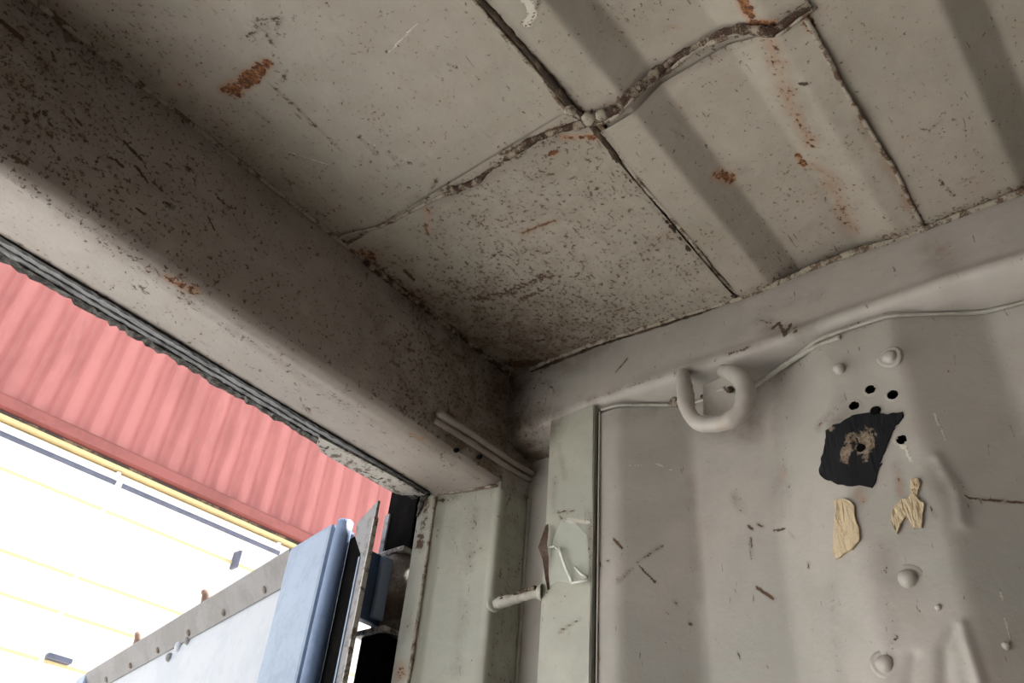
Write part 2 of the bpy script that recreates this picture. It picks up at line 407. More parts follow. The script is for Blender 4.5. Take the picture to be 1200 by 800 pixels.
# roof
stroke(0, Z((262, 106)), .014, 1.2); stroke(0, Z((274, 105)), .022, 1.3); stroke(0, Z((284, 99)), .018, 1.35); stroke(0, Z((293, 92)), .020, 1.3); stroke(0, Z((303, 82)), .018, 1.15); stroke(0, Z((312, 76)), .013, 1.1); stroke(3, Z((265, 106), (310, 78)), .026, .5); stroke(1, Z((268, 112), (284, 112)), .008, .85); stroke(1, Z((308, 74)), .010, .8)
stroke(1, Z((262, 106), (275, 116)), .008, .95); stroke(0, Z((206, 100), (212, 103)), .010, .62)
for a in (((300, 25), (325, 22)), ((310, 35), (318, 50)), ((322, 42), (330, 22)), ((290, 42), (305, 36))): stroke(1, Z(*a), .006, .92)
stroke(1, Z((305, 30), (325, 40)), .022, .55)
stroke(1, Z((314, 98), (330, 112), (345, 124)), .004, 1.0); stroke(1, Z((345, 124), (400, 178)), .0026, .9)
stroke(1, Z((150, 14), (166, 16)), .005, .9); stroke(1, Z((190, 17), (212, 22)), .004, .85)
for a in (((204, 48), (208, 52)), ((213, 38), (218, 45)), ((155, 92), (160, 100)), ((308, 138), (314, 144)), ((332, 208), (352, 220)), ((335, 85), (330, 96)), ((270, 172), (276, 166)), ((60, 20), (100, 60)), ((70, 40), (90, 62))): stroke(1, Z(*a), .005, .86)
stroke(1, Z((80, 50), (96, 66)), .02, .5); stroke(2, Z((272, 168), (300, 166), (322, 174), (385, 194)), .0035, .80)
stroke(2, Z((455, 62), (488, 28)), .004, .85); stroke(2, Z((548, 94), (585, 66)), .003, .72)
stroke(1, Z((420, 162), (432, 172), (442, 182)), .008, .85); stroke(2, Z((424, 162), (440, 172)), .006, .7)
stroke(1, Z((455, 180), (470, 194)), .008, .88); stroke(1, Z((460, 198), (485, 190)), .007, .86); stroke(1, Z((492, 196), (498, 194)), .006, .84)
stroke(2, Z((465, 186), (484, 190)), .006, .72)
stroke(1, Z((500, 232), (512, 212)), .008, 1.05); stroke(1, Z((498, 240), (504, 250)), .007, .95); stroke(1, Z((498, 262), (502, 275)), .008, 1.0)
stroke(0, Z((500, 245), (502, 272)), .012, .5)
stroke(1, Z((405, 285), (440, 266), (495, 238)), .005, .9)
stroke(1, Z((520, 222), (560, 208), (600, 178)), .014, .72); stroke(1, Z((590, 180), (650, 150), (672, 146)), .012, 1.0); stroke(1, Z((600, 185), (655, 155)), .03, .6)
stroke(0, Z((645, 180), (650, 178)), .007, .9); stroke(1, Z((640, 182), (655, 176)), .007, .95)
stroke(1, Z((600, 205), (640, 205)), .03, .62); stroke(1, Z((560, 215), (590, 210)), .02, .55)
stroke(1, Z((612, 272), (630, 265), (650, 258)), .007, 1.05); stroke(0, Z((612, 272), (650, 258)), .012, .55); stroke(0, Z((637, 300), (640, 300)), .006, .95)
stroke(1, Z((560, 350), (600, 340), (640, 320)), .05, .80); stroke(1, Z((610, 350), (650, 330)), .02, .90); stroke(1, Z((570, 300), (640, 290)), .03, .70)
stroke(1, Z((425, 295), (470, 330)), .03, .72); stroke(0, Z((395, 290), (440, 300)), .025, .5); stroke(1, Z((475, 318), (485, 328)), .010, 1.0)
stroke(1, Z((480, 345), (530, 395), (590, 435)), .035, .90); stroke(1, Z((600, 425), (640, 425)), .05, .92); stroke(1, Z((590, 400), (700, 395)), .04, .74)
stroke(1, Z((760, 320), (778, 332), (790, 330)), .004, .98); stroke(1, Z((640, 200), (720, 330)), .18, .34)
stroke(1, Z((560, 330), (560, 400)), .14, .42); stroke(0, Z((700, 160), (660, 160)), .01, .7)
stroke(0, Z((840, 205), (855, 210)), .018, .78); stroke(1, Z((868, 200), (880, 200)), .02, .45)
stroke(0, Z((868, 0), (876, 18)), .014, 1.05); stroke(0, Z((880, 30), (905, 30)), .012, 1.2); stroke(0, Z((782, 34), (795, 34)), .008, .72)
stroke(1, Z((710, 10), (760, 15), (800, 0)), .03, .45); stroke(1, Z((705, 72), (750, 48), (800, 18)), .004, .82)
stroke(1, Z((900, 50), (915, 100), (945, 160)), .020, .50); stroke(0, Z((900, 50), (930, 130), (950, 165)), .026, .42); stroke(0, Z((935, 180), (942, 190)), .010, .95)
stroke(0, Z((960, 190), (1005, 275)), .03, .38); stroke(1, Z((970, 200), (1005, 265)), .02, .42); stroke(0, Z((968, 300), (980, 302)), .010, .72)
stroke(1, Z((938, 98), (944, 98)), .006, 1.1); stroke(1, Z((943, 16), (952, 34)), .006, 1.0); stroke(0, Z((943, 16), (952, 34)), .010, .7)
stroke(0, Z((1010, 138), (1014, 146)), .008, .8); stroke(0, Z((1020, 160), (1080, 262)), .014, .40)
stroke(1, Z((1078, 152), (1090, 153), (1104, 142)), .004, .95); stroke(1, Z((1030, 147), (1045, 146)), .003, .9)
for a in (((1100, 210), (1118, 230)), ((1122, 216), (1142, 208)), ((1036, 20), (1072, 100)), ((1058, 120), (1075, 130)), ((785, 150), (800, 160)), ((690, 225), (705, 218)), ((738, 46), (742, 52))): stroke(1, Z(*a), .003, .82)
stroke(2, Z((1000, 0), (1035, 90), (1060, 130)), .003, .7); stroke(2, Z((615, 0), (625, 15), (618, 28)), .014, .8); stroke(1, Z((632, 2), (620, 32)), .004, .95)
# along the welds of the roof
stroke(1, Z((565, 0), (690, 140), (760, 230), (870, 355)), .012, .66)
stroke(1, Z((680, 142), (745, 110), (800, 75), (880, 38), (940, 12)), .014, .80)
stroke(1, [(-.02, -.02, 0), (-.01, -.21, 0), (.03, -.49, 0), (.04, -.80, 0), (.05, -.95, 0)], .022, .72)
stroke(1, [(0, 0, 0), (-.35, -.0, 0)], .03, .72); stroke(1, [(-.35, 0, 0), (-1.1, 0, 0)], .010, .58)
stroke(1, Z((1070, 240), (1085, 270)), .015, .8)
# header
for a, r, s in ((((110, 245), (118, 240)), .008, .95), (((145, 165), (160, 180), (170, 190)), .010, .95), (((20, 150), (50, 130), (60, 150)), .007, 1.0), (((25, 100), (38, 108)), .009, .95),
                (((160, 195), (172, 212)), .008, 1.0), (((130, 185), (145, 195)), .008, .95), (((220, 195), (228, 202)), .006, 1.0), (((180, 215), (196, 228)), .005, .9), (((255, 230), (268, 242)), .006, .95),
                (((110, 190), (116, 184)), .006, .9), (((90, 140), (95, 148)), .006, .9), (((60, 60), (65, 72)), .005, .9), (((40, 50), (60, 90)), .012, .8), (((190, 236), (198, 240)), .006, .95), (((245, 255), (252, 270)), .005, .9),
                (((20, 60), (30, 100), (100, 130)), .06, .45), (((120, 180), (220, 240)), .07, .48), (((0, 25), (25, 45)), .012, 1.1), (((160, 245), (170, 250)), .006, .9), (((100, 165), (104, 172)), .005, .9),
                (((445, 350), (430, 400), (450, 440)), .012, .6), (((440, 450), (500, 440)), .06, .45), (((400, 300), (440, 360)), .02, .5)):
    stroke(1, Y(*a), r, s)
CR = -.247
def H(*pp): return [onz(x, y, CR) for x, y in pp]
stroke(0, H((195, 322), (215, 333), (230, 340)), .012, 1.0); stroke(0, H((250, 355), (256, 362)), .010, .85); stroke(1, H((110, 245), (125, 252)), .012, 1.0); stroke(1, H((145, 275), (155, 280)), .010, 1.0)
stroke(1, H((0, 185), (60, 235), (200, 330), (330, 420), (450, 500)), .018, .72); stroke(1, H((480, 510), (500, 520), (560, 560)), .012, .7); stroke(0, H((480, 505), (495, 512)), .010, .8)
stroke(1, H((100, 250), (300, 385)), .05, .40)
for a in (((160, 325), (220, 305)), ((300, 370), (250, 360)), ((10, 240), (14, 236)), ((105, 310), (110, 308)), ((440, 525), (500, 523))): stroke(1, H(*a), .003, .8)
stroke(1, [(-1.0, .135, -.257), (-.05, .135, -.257)], .014, .62)
xi = .010; xo = .068
# grime films, plus shade painted into corner, recess and ring: kind 3
for a, r, s in ((((495, 238), (560, 212), (600, 186), (680, 146)), .030, .62), (((680, 142), (745, 112), (800, 78), (880, 38), (940, 14)), .022, .60), (((565, 0), (690, 140), (760, 230), (870, 355)), .016, .62),
                (((480, 345), (530, 395), (595, 435)), .09, .75), (((600, 430), (660, 415), (700, 395)), .07, .75), (((590, 430),), .17, .8), (((560, 345), (620, 350), (655, 320)), .06, .50), (((590, 300), (650, 290)), .05, .38),
                (((420, 300), (480, 330)), .05, .45), (((612, 272), (650, 258)), .022, .6), (((700, 5), (780, 30)), .06, .35), (((905, 60), (950, 160)), .030, .5), (((960, 190), (1000, 270)), .035, .45), (((1010, 138), (1080, 262)), .020, .5),
                (((700, 398), (870, 352), (1080, 272), (1200, 232)), .020, .6), (((150, 120), (250, 190), (330, 250)), .04, .35), (((20, 5), (110, 80)), .07, .4), (((310, 30), (320, 45)), .02, .4), (((760, 310), (790, 335)), .02, .4), (((870, 300), (1000, 240)), .05, .25)):
    stroke(3, Z(*a), r, s)
for a, r, s in ((((440, 370), (470, 440), (520, 500)), .07, .65), (((540, 440), (600, 500)), .10, .95), (((600, 445), (610, 520)), .05, 1.0), (((0, 20), (60, 90)), .08, .8), (((0, 100), (200, 230)), .12, .5), (((400, 330), (430, 400)), .04, .5)):  # strokes near the corner paint its shade; left-end strokes are dirt
    stroke(3, Y(*a), r, s)
stroke(3, [ony(515, 484, -.008), ony(570, 520, -.008), ony(626, 556, -.008)], .04, .7)  # shade painted onto the stiffener bar
for a, r, s in ((((600, 450), (610, 490), (640, 500)), .06, 1.0), (((640, 500), (620, 520)), .05, 1.0), (((690, 470), (800, 438)), .010, .5), (((820, 450), (822, 485)), .022, .95), (((885, 440), (900, 430)), .03, .8), (((900, 385), (950, 385)), .03, .55), (((1100, 285), (1112, 310)), .04, .45), (((640, 440), (700, 425)), .03, .4)):  # corner, recess and ring-opening strokes paint shade; the rest is grime
    stroke(3, X(*a), r, s)
for a, r, s in ((((885, 455), (880, 500)), .04, .65), (((820, 500), (870, 510)), .03, .5), (((905, 440), (915, 600)), .026, .35), (((1000, 480), (975, 500)), .02, .7), (((1100, 560), (1130, 590)), .03, .4), (((810, 560), (820, 700)), .015, .28), (((1010, 575), (1000, 590)), .02, .5), (((1052, 545), (1056, 580)), .012, .5), (((700, 500), (697, 790)), .010, .4)):
    stroke(3, X(*a, x=xi if a[0][0] > 940 else .05) if 1 else 0, r, s)
# rail
for a, r, s in ((((905, 385), (912, 378), (920, 392), (926, 380)), .007, 1.2), (((930, 388), (945, 392), (952, 384)), .006, 1.1), (((890, 375), (930, 385)), .022, .70),
                (((690, 468), (760, 445), (830, 425), (890, 405)), .010, .72), (((850, 415), (880, 405)), .008, .95), (((735, 420), (722, 436)), .003, .9), (((640, 445), (650, 460)), .03, .7),
                (((600, 450), (640, 470)), .03, .6), (((900, 360), (960, 345)), .03, .45), (((1100, 280), (1110, 310)), .03, .4)):
    stroke(1, X(*a), r, s)
stroke(0, X((1095, 285), (1115, 300)), .03, .3)
# wall
xi = .010; xo = .068
for a, r, s, xx in ((((880, 630), (881, 655)), .0026, .95, xo), (((877, 616), (882, 620)), .005, 1.0, xo), (((888, 614), (894, 617)), .003, .95, xo), (((907, 622), (921, 619)), .0035, 1.05, .06), (((925, 624), (931, 629)), .003, .9, .05),
                    (((887, 688), (906, 701)), .0042, 1.15, xo), (((948, 659), (948, 664)), .003, 1.0, .03), (((719, 631), (729, 642)), .0036, 1.05, .02), (((725, 682), (742, 664)), .006, .76, .03), (((745, 660), (775, 640)), .006, .76, .06), (((748, 662), (768, 682)), .003, .9, .04),
                    (((808, 730), (810, 731)), .005, 1.0, xo), (((702, 658), (704, 664)), .003, 1.0, xi), (((711, 657), (714, 657)), .003, 1.0, xi), (((865, 764), (867, 772)), .003, .9, xo), (((860, 580), (870, 598)), .014, .62, xo), (((791, 705), (792, 707)), .003, .9, xo),
                    (((1120, 578), (1140, 584), (1200, 589)), .0035, 1.0, .03), (((1120, 580), (1127, 605)), .005, .95, xi), (((1098, 535), (1130, 572)), .006, .85, xi),
                    (((960, 500), (985, 470)), .014, .66, xi), (((975, 690), (985, 800)), .02, .40, .02), (((1035, 640), (1046, 760)), .02, .42, xi), (((915, 520), (925, 600)), .02, .38, .05), (((1090, 592), (1096, 606)), .003, .8, xi), (((1043, 755), (1052, 745)), .003, .8, xi),
                    (((1118, 720), (1122, 740)), .004, .7, xi), (((900, 450), (920, 440)), .03, .5, .05), (((830, 500), (860, 510)), .02, .5, xo)):
    stroke(1, X(*a, x=xx), r, s)
stroke(0, X((905, 500), (915, 560), x=.05), .03, .26); stroke(0, X((810, 560), (830, 640), x=xo), .03, .2)
stroke(0, X((1005, 577), (1012, 585), x=xi), .012, .55); stroke(0, X((1053, 550), (1055, 578), x=xi), .008, .5)
stroke(2, X((1095, 485), (1108, 517), x=xi), .0035, .95); stroke(2, X((735, 545), (770, 543), (790, 552), x=xo), .003, .62)
stroke(2, X((1053, 520), (1062, 525), (1068, 540), x=xi), .008, .75); stroke(2, X((1170, 690), (1184, 750), x=.05), .003, .8)
stroke(0, X((697, 755), (699, 770), x=xi), .014, .7)

# ------------------------------------------------------------------ ceiling
ceil = empty('ceiling', kind='structure')
fx = 0.0032
ax = lens(XL, -1.16, 0.075, 0.16, fx, 0.12)
def roofpatch(name, y0, y1, x0, x1, dz, mat, corr=True, coarse=None, zone=None, amp=.0022, seed=1):
    xs = ax[(ax >= x0 - 1e-6) & (ax <= x1 + 1e-6)]
    xs = np.unique(np.concatenate([[x0], xs, [x1]]))
    if coarse: ys = np.linspace(y1, y0, coarse)
    else: ys = np.linspace(y1, y0, max(2, int(round((y0 - y1) / fx)) + 1))
    A, B = np.meshgrid(xs, ys, indexing='ij')
    Zz = dents(A, B, amp, seed) * sm((A - x0) / .03) * sm((x1 - A) / .03) + dz
    if corr: Zz = Zz + roof_h(B)
    return grid_obj(name, np.stack([A, B, Zz], -1), mat, ceil, zone=zone, flip=True)
def cornerzone(V):
    d = np.hypot(V[:, 0] - 0, V[:, 1]); return .75 * np.clip(1 - d / .38, 0, 1) + .42 * np.clip((V[:, 0] + .47) / .05, 0, 1)
roofpatch('front_plate', 0.0, -.49, XL, .06, 0.0, ROOF, corr=False, seed=3, amp=.0016, zone=lambda V: .18 + .25 * np.clip(1 - np.abs(V[:, 1]) / .12, 0, 1) * (V[:, 0] < -.4) + .2 * np.clip((-.8 - V[:, 0]) / .3, 0, 1))
roofpatch('corner_plate', 0.0, -.487, -.462, .05, -.004, ROOF, corr=False, zone=cornerzone, seed=4, amp=.003)
roofpatch('roof_sheet', -.492, -1.16, XL, .075, 0.001, ROOF, zone=lambda V: .18 + 0 * V[:, 0], seed=5)
roofpatch('patch_sheet', -.496, -.806, -.405, .06, -.004, ROOF, zone=lambda V: .20 + 0 * V[:, 0], seed=6, amp=.0028)
ys = np.arange(YB, -1.155, .012)
A, B = np.meshgrid(np.linspace(XL, .12, 3), ys, indexing='ij')
grid_obj('roof_sheet', np.stack([A, B, .001 + roof_h(B)], -1), ROOF, ceil, flip=True)
box('roof_skin', (XL - .1, YB - .1, .06), (.16, .16, .075), ROOF, ceil)
# seams and welds
seam = [onz(*p) for p in ((540, -30), (565, 0), (600, 40), (640, 86), (664, 118), (690, 142), (712, 170), (745, 218), (775, 250), (800, 280), (835, 325), (872, 356))]
seam = [(p[0], p[1], -.002) for p in seam]
tube('open_seam', seam, .0052, DARKSEAM, ceil, rough=.45, wander=.0015, step=.006, flat=(2, .5))
tube('weld_bead', [(p[0] + .002, p[1] + .009, -.002) for p in seam[:6]], .0035, BEAD, ceil, rough=.4, step=.008, flat=(2, .6))
tube('weld_bead', [(p[0] + .0, p[1] - .010, -.001) for p in seam[5:]], .0045, BEAD, ceil, rough=.35, step=.008, flat=(2, .5))
w1 = [(*onz(*p)[:2], -.005) for p in ((372, 290), (410, 272), (450, 262), (500, 236), (530, 222), (560, 210), (590, 186), (620, 164), (650, 152), (684, 143))]
tube('weld_bead', w1[:5], .0032, BEAD, ceil, rough=.5, wander=.001, step=.006, flat=(2, .5))
tube('weld_bead', w1[4:], .0062, CRUD, ceil, rough=.55, wander=.004, step=.006, flat=(2, .55))
w2 = [onz(*p) for p in ((684, 140), (705, 136), (722, 126), (745, 110), (775, 95), (800, 76), (830, 58), (860, 44), (885, 38), (905, 36), (930, 18), (950, 4))]
tube('weld_bead', [(p[0], p[1], roof_h(p[1]) - .004) for p in w2], .0065, CRUD, ceil, rough=.55, wander=.002, step=.006, flat=(2, .6))
tube('weld_bead', [(p[0] + .007, p[1], roof_h(p[1]) - .005) for p in w2], .0038, BEAD, ceil, rough=.5, wander=.002, step=.006, flat=(2, .6))
for p, r in (((668, 128), .010), ((690, 138), .012), ((705, 134), .010), ((676, 146), .009), ((720, 128), .008)):
    q = onz(*p); dome('weld_blob', (q[0], q[1], -.002), (0, 0, -1), r, r * .7, CRUD if r < .0095 else BEAD, ceil, seg=10)
w3 = [onz(*p) for p in ((940, 14), (952, 34), (968, 62), (985, 95), (1010, 138), (1040, 185), (1062, 225), (1082, 268))]
tube('weld_bead', [(p[0], p[1], roof_h(p[1]) - .003) for p in w3], .0036, BEAD, ceil, rough=.35, wander=.001, step=.006, flat=(2, .6))
q = onz(1080, 268); dome('weld_blob', (q[0], q[1], -.005), (0, 0, -1), .009, .007, BEAD, ceil, seg=9)
tube('weld_bead', [(x, -.003, -.002) for x in np.linspace(-1.2, -.42, 14)], .0042, BEAD, ceil, rough=.22, step=.008)
tube('weld_bead', [(x, -.004, -.006) for x in np.linspace(-.42, -.01, 8)], .0055, CRUD, ceil, rough=.45, step=.006)
yy = np.linspace(-.05, -1.15, 26)
tube('weld_bead', [(rail_top_x(y) - .003, y, (roof_h(y) if y < -.49 else 0) * .2 - .004) for y in yy], .0052, BEAD, ceil, rough=.42, wander=.001, step=.006)
tube('open_seam', [(rail_top_x(y) + .001, y, -.010) for y in yy], .0034, DARKSEAM, ceil, rough=.5, wander=.001, step=.006)
tube('weld_bead', [(*onz(*p)[:2], -.012) for p in ((640, 445), (655, 430), (672, 418), (700, 403))], .0045, BEAD, ceil, rough=.15)

# ------------------------------------------------------------------ top side rail (right)
rail = empty('top_side_rail', 'grey steel top rail running along the corrugated side wall under the roof', 'rail', kind=None)
ysr = lens(YB, -1.16, 0.0, 0.17, fx, .3)
prof_t = np.linspace(0, 1, 46)
def rail_pt(t, y):
    xt, zc = rail_top_x(y), rail_z(y)
    pts = np.array([[xt, .002], [xt * .25, zc * .80], [0.000, zc + .012], [.003, zc + .003], [.012, zc - .004], [.030, zc - .012], [.095, zc - .019]])
    L = np.array([0, .62, .72, .76, .80, .86, 1.0]); return np.interp(t, L, pts[:, 0]), np.interp(t, L, pts[:, 1])
G = np.zeros((len(ysr), len(prof_t), 3))
for i, y in enumerate(ysr):
    a, b = rail_pt(prof_t, y); G[i, :, 0] = a; G[i, :, 1] = y; G[i, :, 2] = b
G[:, :, 0] += dents(G[:, :, 1], G[:, :, 2] * 2, .0012, 9)
grid_obj('rail_face', G, WALL, rail, zone=lambda V: .14 + .6 * np.clip((V[:, 1] + .15) / .12, 0, 1) + .35 * np.clip((-.155 - V[:, 2]) / .01, 0, 1) * (V[:, 1] > -.25))  # shade painted in towards the corner and under the rail end
box('rail_back', (.095, YB, -.20), (.16, .16, .06), WALL, rail)
yy2 = np.linspace(-.55, -1.12, 12)

# ------------------------------------------------------------------ right wall
wall = empty('wall_right', kind='structure')
ysw = lens(YB, -1.02, -.214, -.214, .0036, .012)
zsw = lens(ZF, -.86, -.165, -.165, .0036, .25)
A, B = np.meshgrid(ysw, zsw, indexing='ij')
Xw = wall_x(A) + dents(A, B, .0016, 12) * (B > -1.2)
bump_pts = [((985, 435), .022, -.004), ((1045, 418), .03, -.005), ((1066, 675), .022, .004), ((1037, 775), .018, .003), ((1130, 760), .05, -.003), ((1100, 520), .05, -.002)]
for p, r, d in bump_pts:
    q = onx(*p, x=.01); dd = np.sqrt((A - q[1]) ** 2 + (B - q[2]) ** 2); Xw = Xw + d * np.exp(-(dd / r) ** 2)
# raised puckers in the sheet on the right
for pl, r, d in ((((1098, 535), (1120, 575), (1126, 610)), .007, -.004), (((1128, 735), (1140, 770), (1152, 810)), .0065, -.007), (((1108, 800), (1108, 760), (1122, 738)), .008, .005), (((1066, 800), (1072, 770)), .008, .003)):
    P_ = np.array([onx(*p, x=.01)[1:] for p in pl]); dd = np.full(A.shape, 9.0)
    for a, b in zip(P_[:-1], P_[1:]):
        ab = b - a; t_ = np.clip(((A - a[0]) * ab[0] + (B - a[1]) * ab[1]) / (ab @ ab), 0, 1)
        dd = np.minimum(dd, np.hypot(A - a[0] - t_ * ab[0], B - a[1] - t_ * ab[1]))
    Xw = Xw + d * np.exp(-(dd / r) ** 2)
holes = [(1020, 456, .0072), (1046, 462, .0074), (1001, 475, .0072), (1026, 481, .0074), (1053, 488, .0068), (1057, 515, .0070), (1010, 526, .0070)]
HP = [(onx(a, b, .010), r) for a, b, r in holes]
def keep_wall(c):
    k = np.ones(len(c), bool)
    for q, r in HP: k &= np.hypot(c[:, 1] - q[1], c[:, 2] - q[2]) > r + .0005
    return k
def wallzone(V): return .10 + .3 * np.clip(1 - (-.165 - V[:, 2]) / .05, 0, 1)
grid_obj('corrugated_sheet', np.stack([Xw, A, B], -1), WALL, wall, keep=keep_wall, zone=wallzone)
def surf_x(y, z):
    i = np.argmin(np.abs(ysw - y)); j = np.argmin(np.abs(zsw - z)); return Xw[i, j]
for q, r in HP:                      # drilled holes: collar, bore and dark end
    xs_ = surf_x(q[1], q[2]); seg = 18; V = []; Fc = []
    for pr, px_ in ((r + .0062, xs_ + .0004), (r + .0008, xs_ - .0006), (r, xs_ + .0004), (r, xs_ + .013)):
        for k in range(seg):
            t = 2 * math.pi * k / seg; V.append((px_, q[1] + pr * math.cos(t), q[2] + pr * math.sin(t)))
    for i in range(3):
        for k in range(seg): Fc.append([i * seg + k, i * seg + (k + 1) % seg, (i + 1) * seg + (k + 1) % seg, (i + 1) * seg + k])
    Fc.append(list(range(3 * seg, 4 * seg)))
    o = poly_mesh('drilled_hole', V, Fc, WALL, wall, smooth=False); o.data.materials.append(HOLE)
    for p in o.data.polygons:
        p.material_index = 1 if min(o.data.vertices[v].co.x for v in p.vertices) > W((xs_ + .0002, 0, 0))[0] or len(p.vertices) > 4 else 0
box('wall_skin', (.10, YB, ZF), (.115, -.06, -.10), WALL, wall)
# rivets / sealed studs on the wall
for p, r, h, rim in (((985, 434), .0095, .009, 0), ((1044, 420), .0100, .007, 1), ((1063, 677), .0120, .011, 1), ((1036, 776), .0105, .008, 1), ((1100, 712), .0040, .004, 0), ((1176, 753), .0045, .005, 0)):
    q = onx(*p, x=.010); xs_ = surf_x(q[1], q[2])
    dome('painted_stud', (xs_, q[1], q[2]), (-1, 0, 0), r, h, WALL, wall, rim=rim)
tube('weld_bead', [(wall_x(y) - .004, y, rail_z(y) - .004 - .10 * np.interp(wall_x(y), [0, .095], [.12, .17]) ) for y in np.linspace(-.22, -1.12, 60)], .0030, BEADC, wall, rough=.2, step=.008)

# ------------------------------------------------------------------ upright strip beside the corner post (E), recess (D)
strip = empty('upright_steel_strip', 'narrow grey upright steel strip between the corner post recess and the side wall', 'post')
def flatgrid(name, fn, u, v, mat, parent, zone=None, amp=.0012, seed=2, axis=0, flip=False):
    A, B = np.meshgrid(u, v, indexing='ij'); P = fn(A, B); P[..., axis] += dents(A, B, amp, seed)
    return grid_obj(name, P, mat, parent, zone=zone, flip=flip)
zs = lens(ZF, -.95, -.150, -.150, .004, .3)
for a, r, s, k in ((((652, 600), (672, 598)), .004, .9, 1), (((655, 604), (662, 612)), .004, .9, 1), (((690, 600), (692, 680)), .012, .7, 1), (((655, 740), (680, 725)), .004, .82, 1), (((634, 610), (632, 690)), .010, .6, 1), (((665, 608), (690, 612)), .006, .85, 2), (((650, 560), (648, 600)), .01, .55, 1), (((655, 520), (662, 560)), .01, .5, 1)):
    stroke(k, X(*a), r, s)
us = np.linspace(-.207, -.110, 24)
flatgrid('strip_face', lambda A, B: np.stack([0 * A, A, B], -1), us, zs, POST, strip, seed=21, zone=lambda V: .12 + 0 * V[:, 0])
box('strip_side', (.0012, -.1125, ZF), (.082, -.1095, -.150), POST, strip)
box('strip_edge', (.0012, -.2085, ZF), (.030, -.2055, -.150), POST, strip)
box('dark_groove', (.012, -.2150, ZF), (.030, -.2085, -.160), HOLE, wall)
box('groove_edge', (.006, -.2165, ZF), (.030, -.2145, -.163), WALL, wall)
# ------------------------------------------------------------------ corner post
post = empty('corner_post', 'cream steel corner post of the door end with a chipped outer lip', 'post')
for a, r, s, k in ((((500, 590), (560, 575)), .006, .8, 1), (((575, 650), (573, 670), (570, 700)), .007, 1.0, 1), (((560, 710), (548, 725)), .004, .95, 1), (((561, 597), (563, 599)), .004, 1.1, 1), (((567, 615), (569, 618)), .005, 1.1, 1),
                   (((505, 590), (512, 610), (506, 625)), .012, .95, 1), (((495, 630), (492, 640)), .010, 1.1, 1), (((575, 600), (565, 800)), .010, .62, 1), (((540, 620), (560, 650)), .03, .42, 1), (((500, 740), (498, 760)), .01, .5, 1),
                   (((530, 600), (530, 640)), .004, .8, 2), (((522, 720), (525, 745)), .006, .55, 1), (((467, 780), (465, 790)), .012, .8, 0)):
    P_ = [ony(x, y, .05) if x > 540 else ony(x, y, .15) for x, y in a]
    P_ = [(-.004 - .25 * p[1], p[1], p[2]) for p in P_]
    stroke(k, P_, r + .01, s)
# jamb profile in plan (x, y): interior side -> outer lip
def zrange(top): return lens(ZF, -.95, top, top, .004, .3)
jp = np.array([(.082, -.001), (.012, 0.0), (.003, .003), (0.0, .010), (-.012, .06), (-.030, .115), (-.040, .128), (-.044, .134), (-.047, .150), (-.051, .164)])
d = np.concatenate([[0], np.cumsum(np.linalg.norm(np.diff(jp, axis=0), axis=1))]); tt = np.linspace(0, d[-1], 60)
zz = zrange(-.243); G = np.zeros((len(tt), len(zz), 3)); G[:, :, 0] = np.interp(tt, d, jp[:, 0])[:, None]; G[:, :, 1] = np.interp(tt, d, jp[:, 1])[:, None]; G[:, :, 2] = zz[None, :]
G[..., 0] += dents(G[..., 1] * 1.2, G[..., 2], .0012, 31) * (G[..., 1] > .015)
grid_obj('post_jamb', G, POST, post, zone=lambda V: .10 + .35 * np.clip(1 - (-.245 - V[:, 2]) / .03, 0, 1) + .42 * np.clip((V[:, 0] - .004) / .01, 0, 1))  # dark inner face: shade of the side turned from the door, painted in
# recess sheet between post and strip, reaching up under the rail
zz = zrange(-.150); A, B = np.meshgrid(np.linspace(-.112, .0, 20), zz, indexing='ij')
grid_obj('recess_sheet', np.stack([.080 + 0 * A, A, B], -1), WALL, post)
A, B = np.meshgrid(np.linspace(-.002, .082, 12), np.linspace(-.262, -.150, 12), indexing='ij')
grid_obj('recess_head', np.stack([A, 0 * A + .0, B], -1), WALL, post, zone=lambda V: .6 + 0 * V[:, 0], flip=True)  # darkened evenly to paint the shade of the recess
box('post_core', (.083, .002, ZF), (.16, .26, -.21), NAVY, post)
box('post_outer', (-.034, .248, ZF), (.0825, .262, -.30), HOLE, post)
tube('weld_bead', [(-.0415, .131, z) for z in np.linspace(-.262, -1.1, 20)], .0034, BEAD, post, rough=.35, step=.008)
tube('weld_bead', [(-.004 - .30 * y, y, -.256) for y in np.linspace(.006, .13, 6)], .0030, BEAD, post, rough=.5, step=.006)
tube('corner_weld', [(.078, -.003, z) for z in np.linspace(-.25, -1.1, 16)], .0038, BEADC, post, rough=.4, step=.01)
q = np.array([-.062, .185, -.262]); tube('torn_rubber_end', [(-.045, .150, -.252), (-.050, .158, -.268), (-.049, .160, -.285), (-.053, .163, -.300)], .005, ROUGHBLK, post, rough=.4, rads=[.008, .005, .006, .002])
# lashing rod across the recess
rod = empty('lashing_rod', 'short lumpy cream lashing rod across the recess between corner post and strip', 'rod')
ra = ony(576, 708, -.004); ra = np.array([.002, -.004, onx(576, 708, .0)[2]]); rb = onx(636, 694, .004)
mid = (ra + rb) / 2
tube('rod_bar', [ra, mid + [0, 0, .001], rb], .0085, BEADC, rod, rough=.22, step=.004, seg=14)
tube('crusted_grime', [ra + [-.006, -.015, .003], mid + [-.007, 0, .005], rb + [-.006, .008, .005]], .0052, CRUD, rod, rough=.7, wander=.003, step=.003, flat=(2, .5))
dome('weld_collar', rb + [-.002, .002, 0], (-.5, 1, 0), .014, .008, POST, rod)
dome('weld_collar', ra + [-.001, -.001, 0], (-.3, -1, 0), .014, .006, POST, rod)

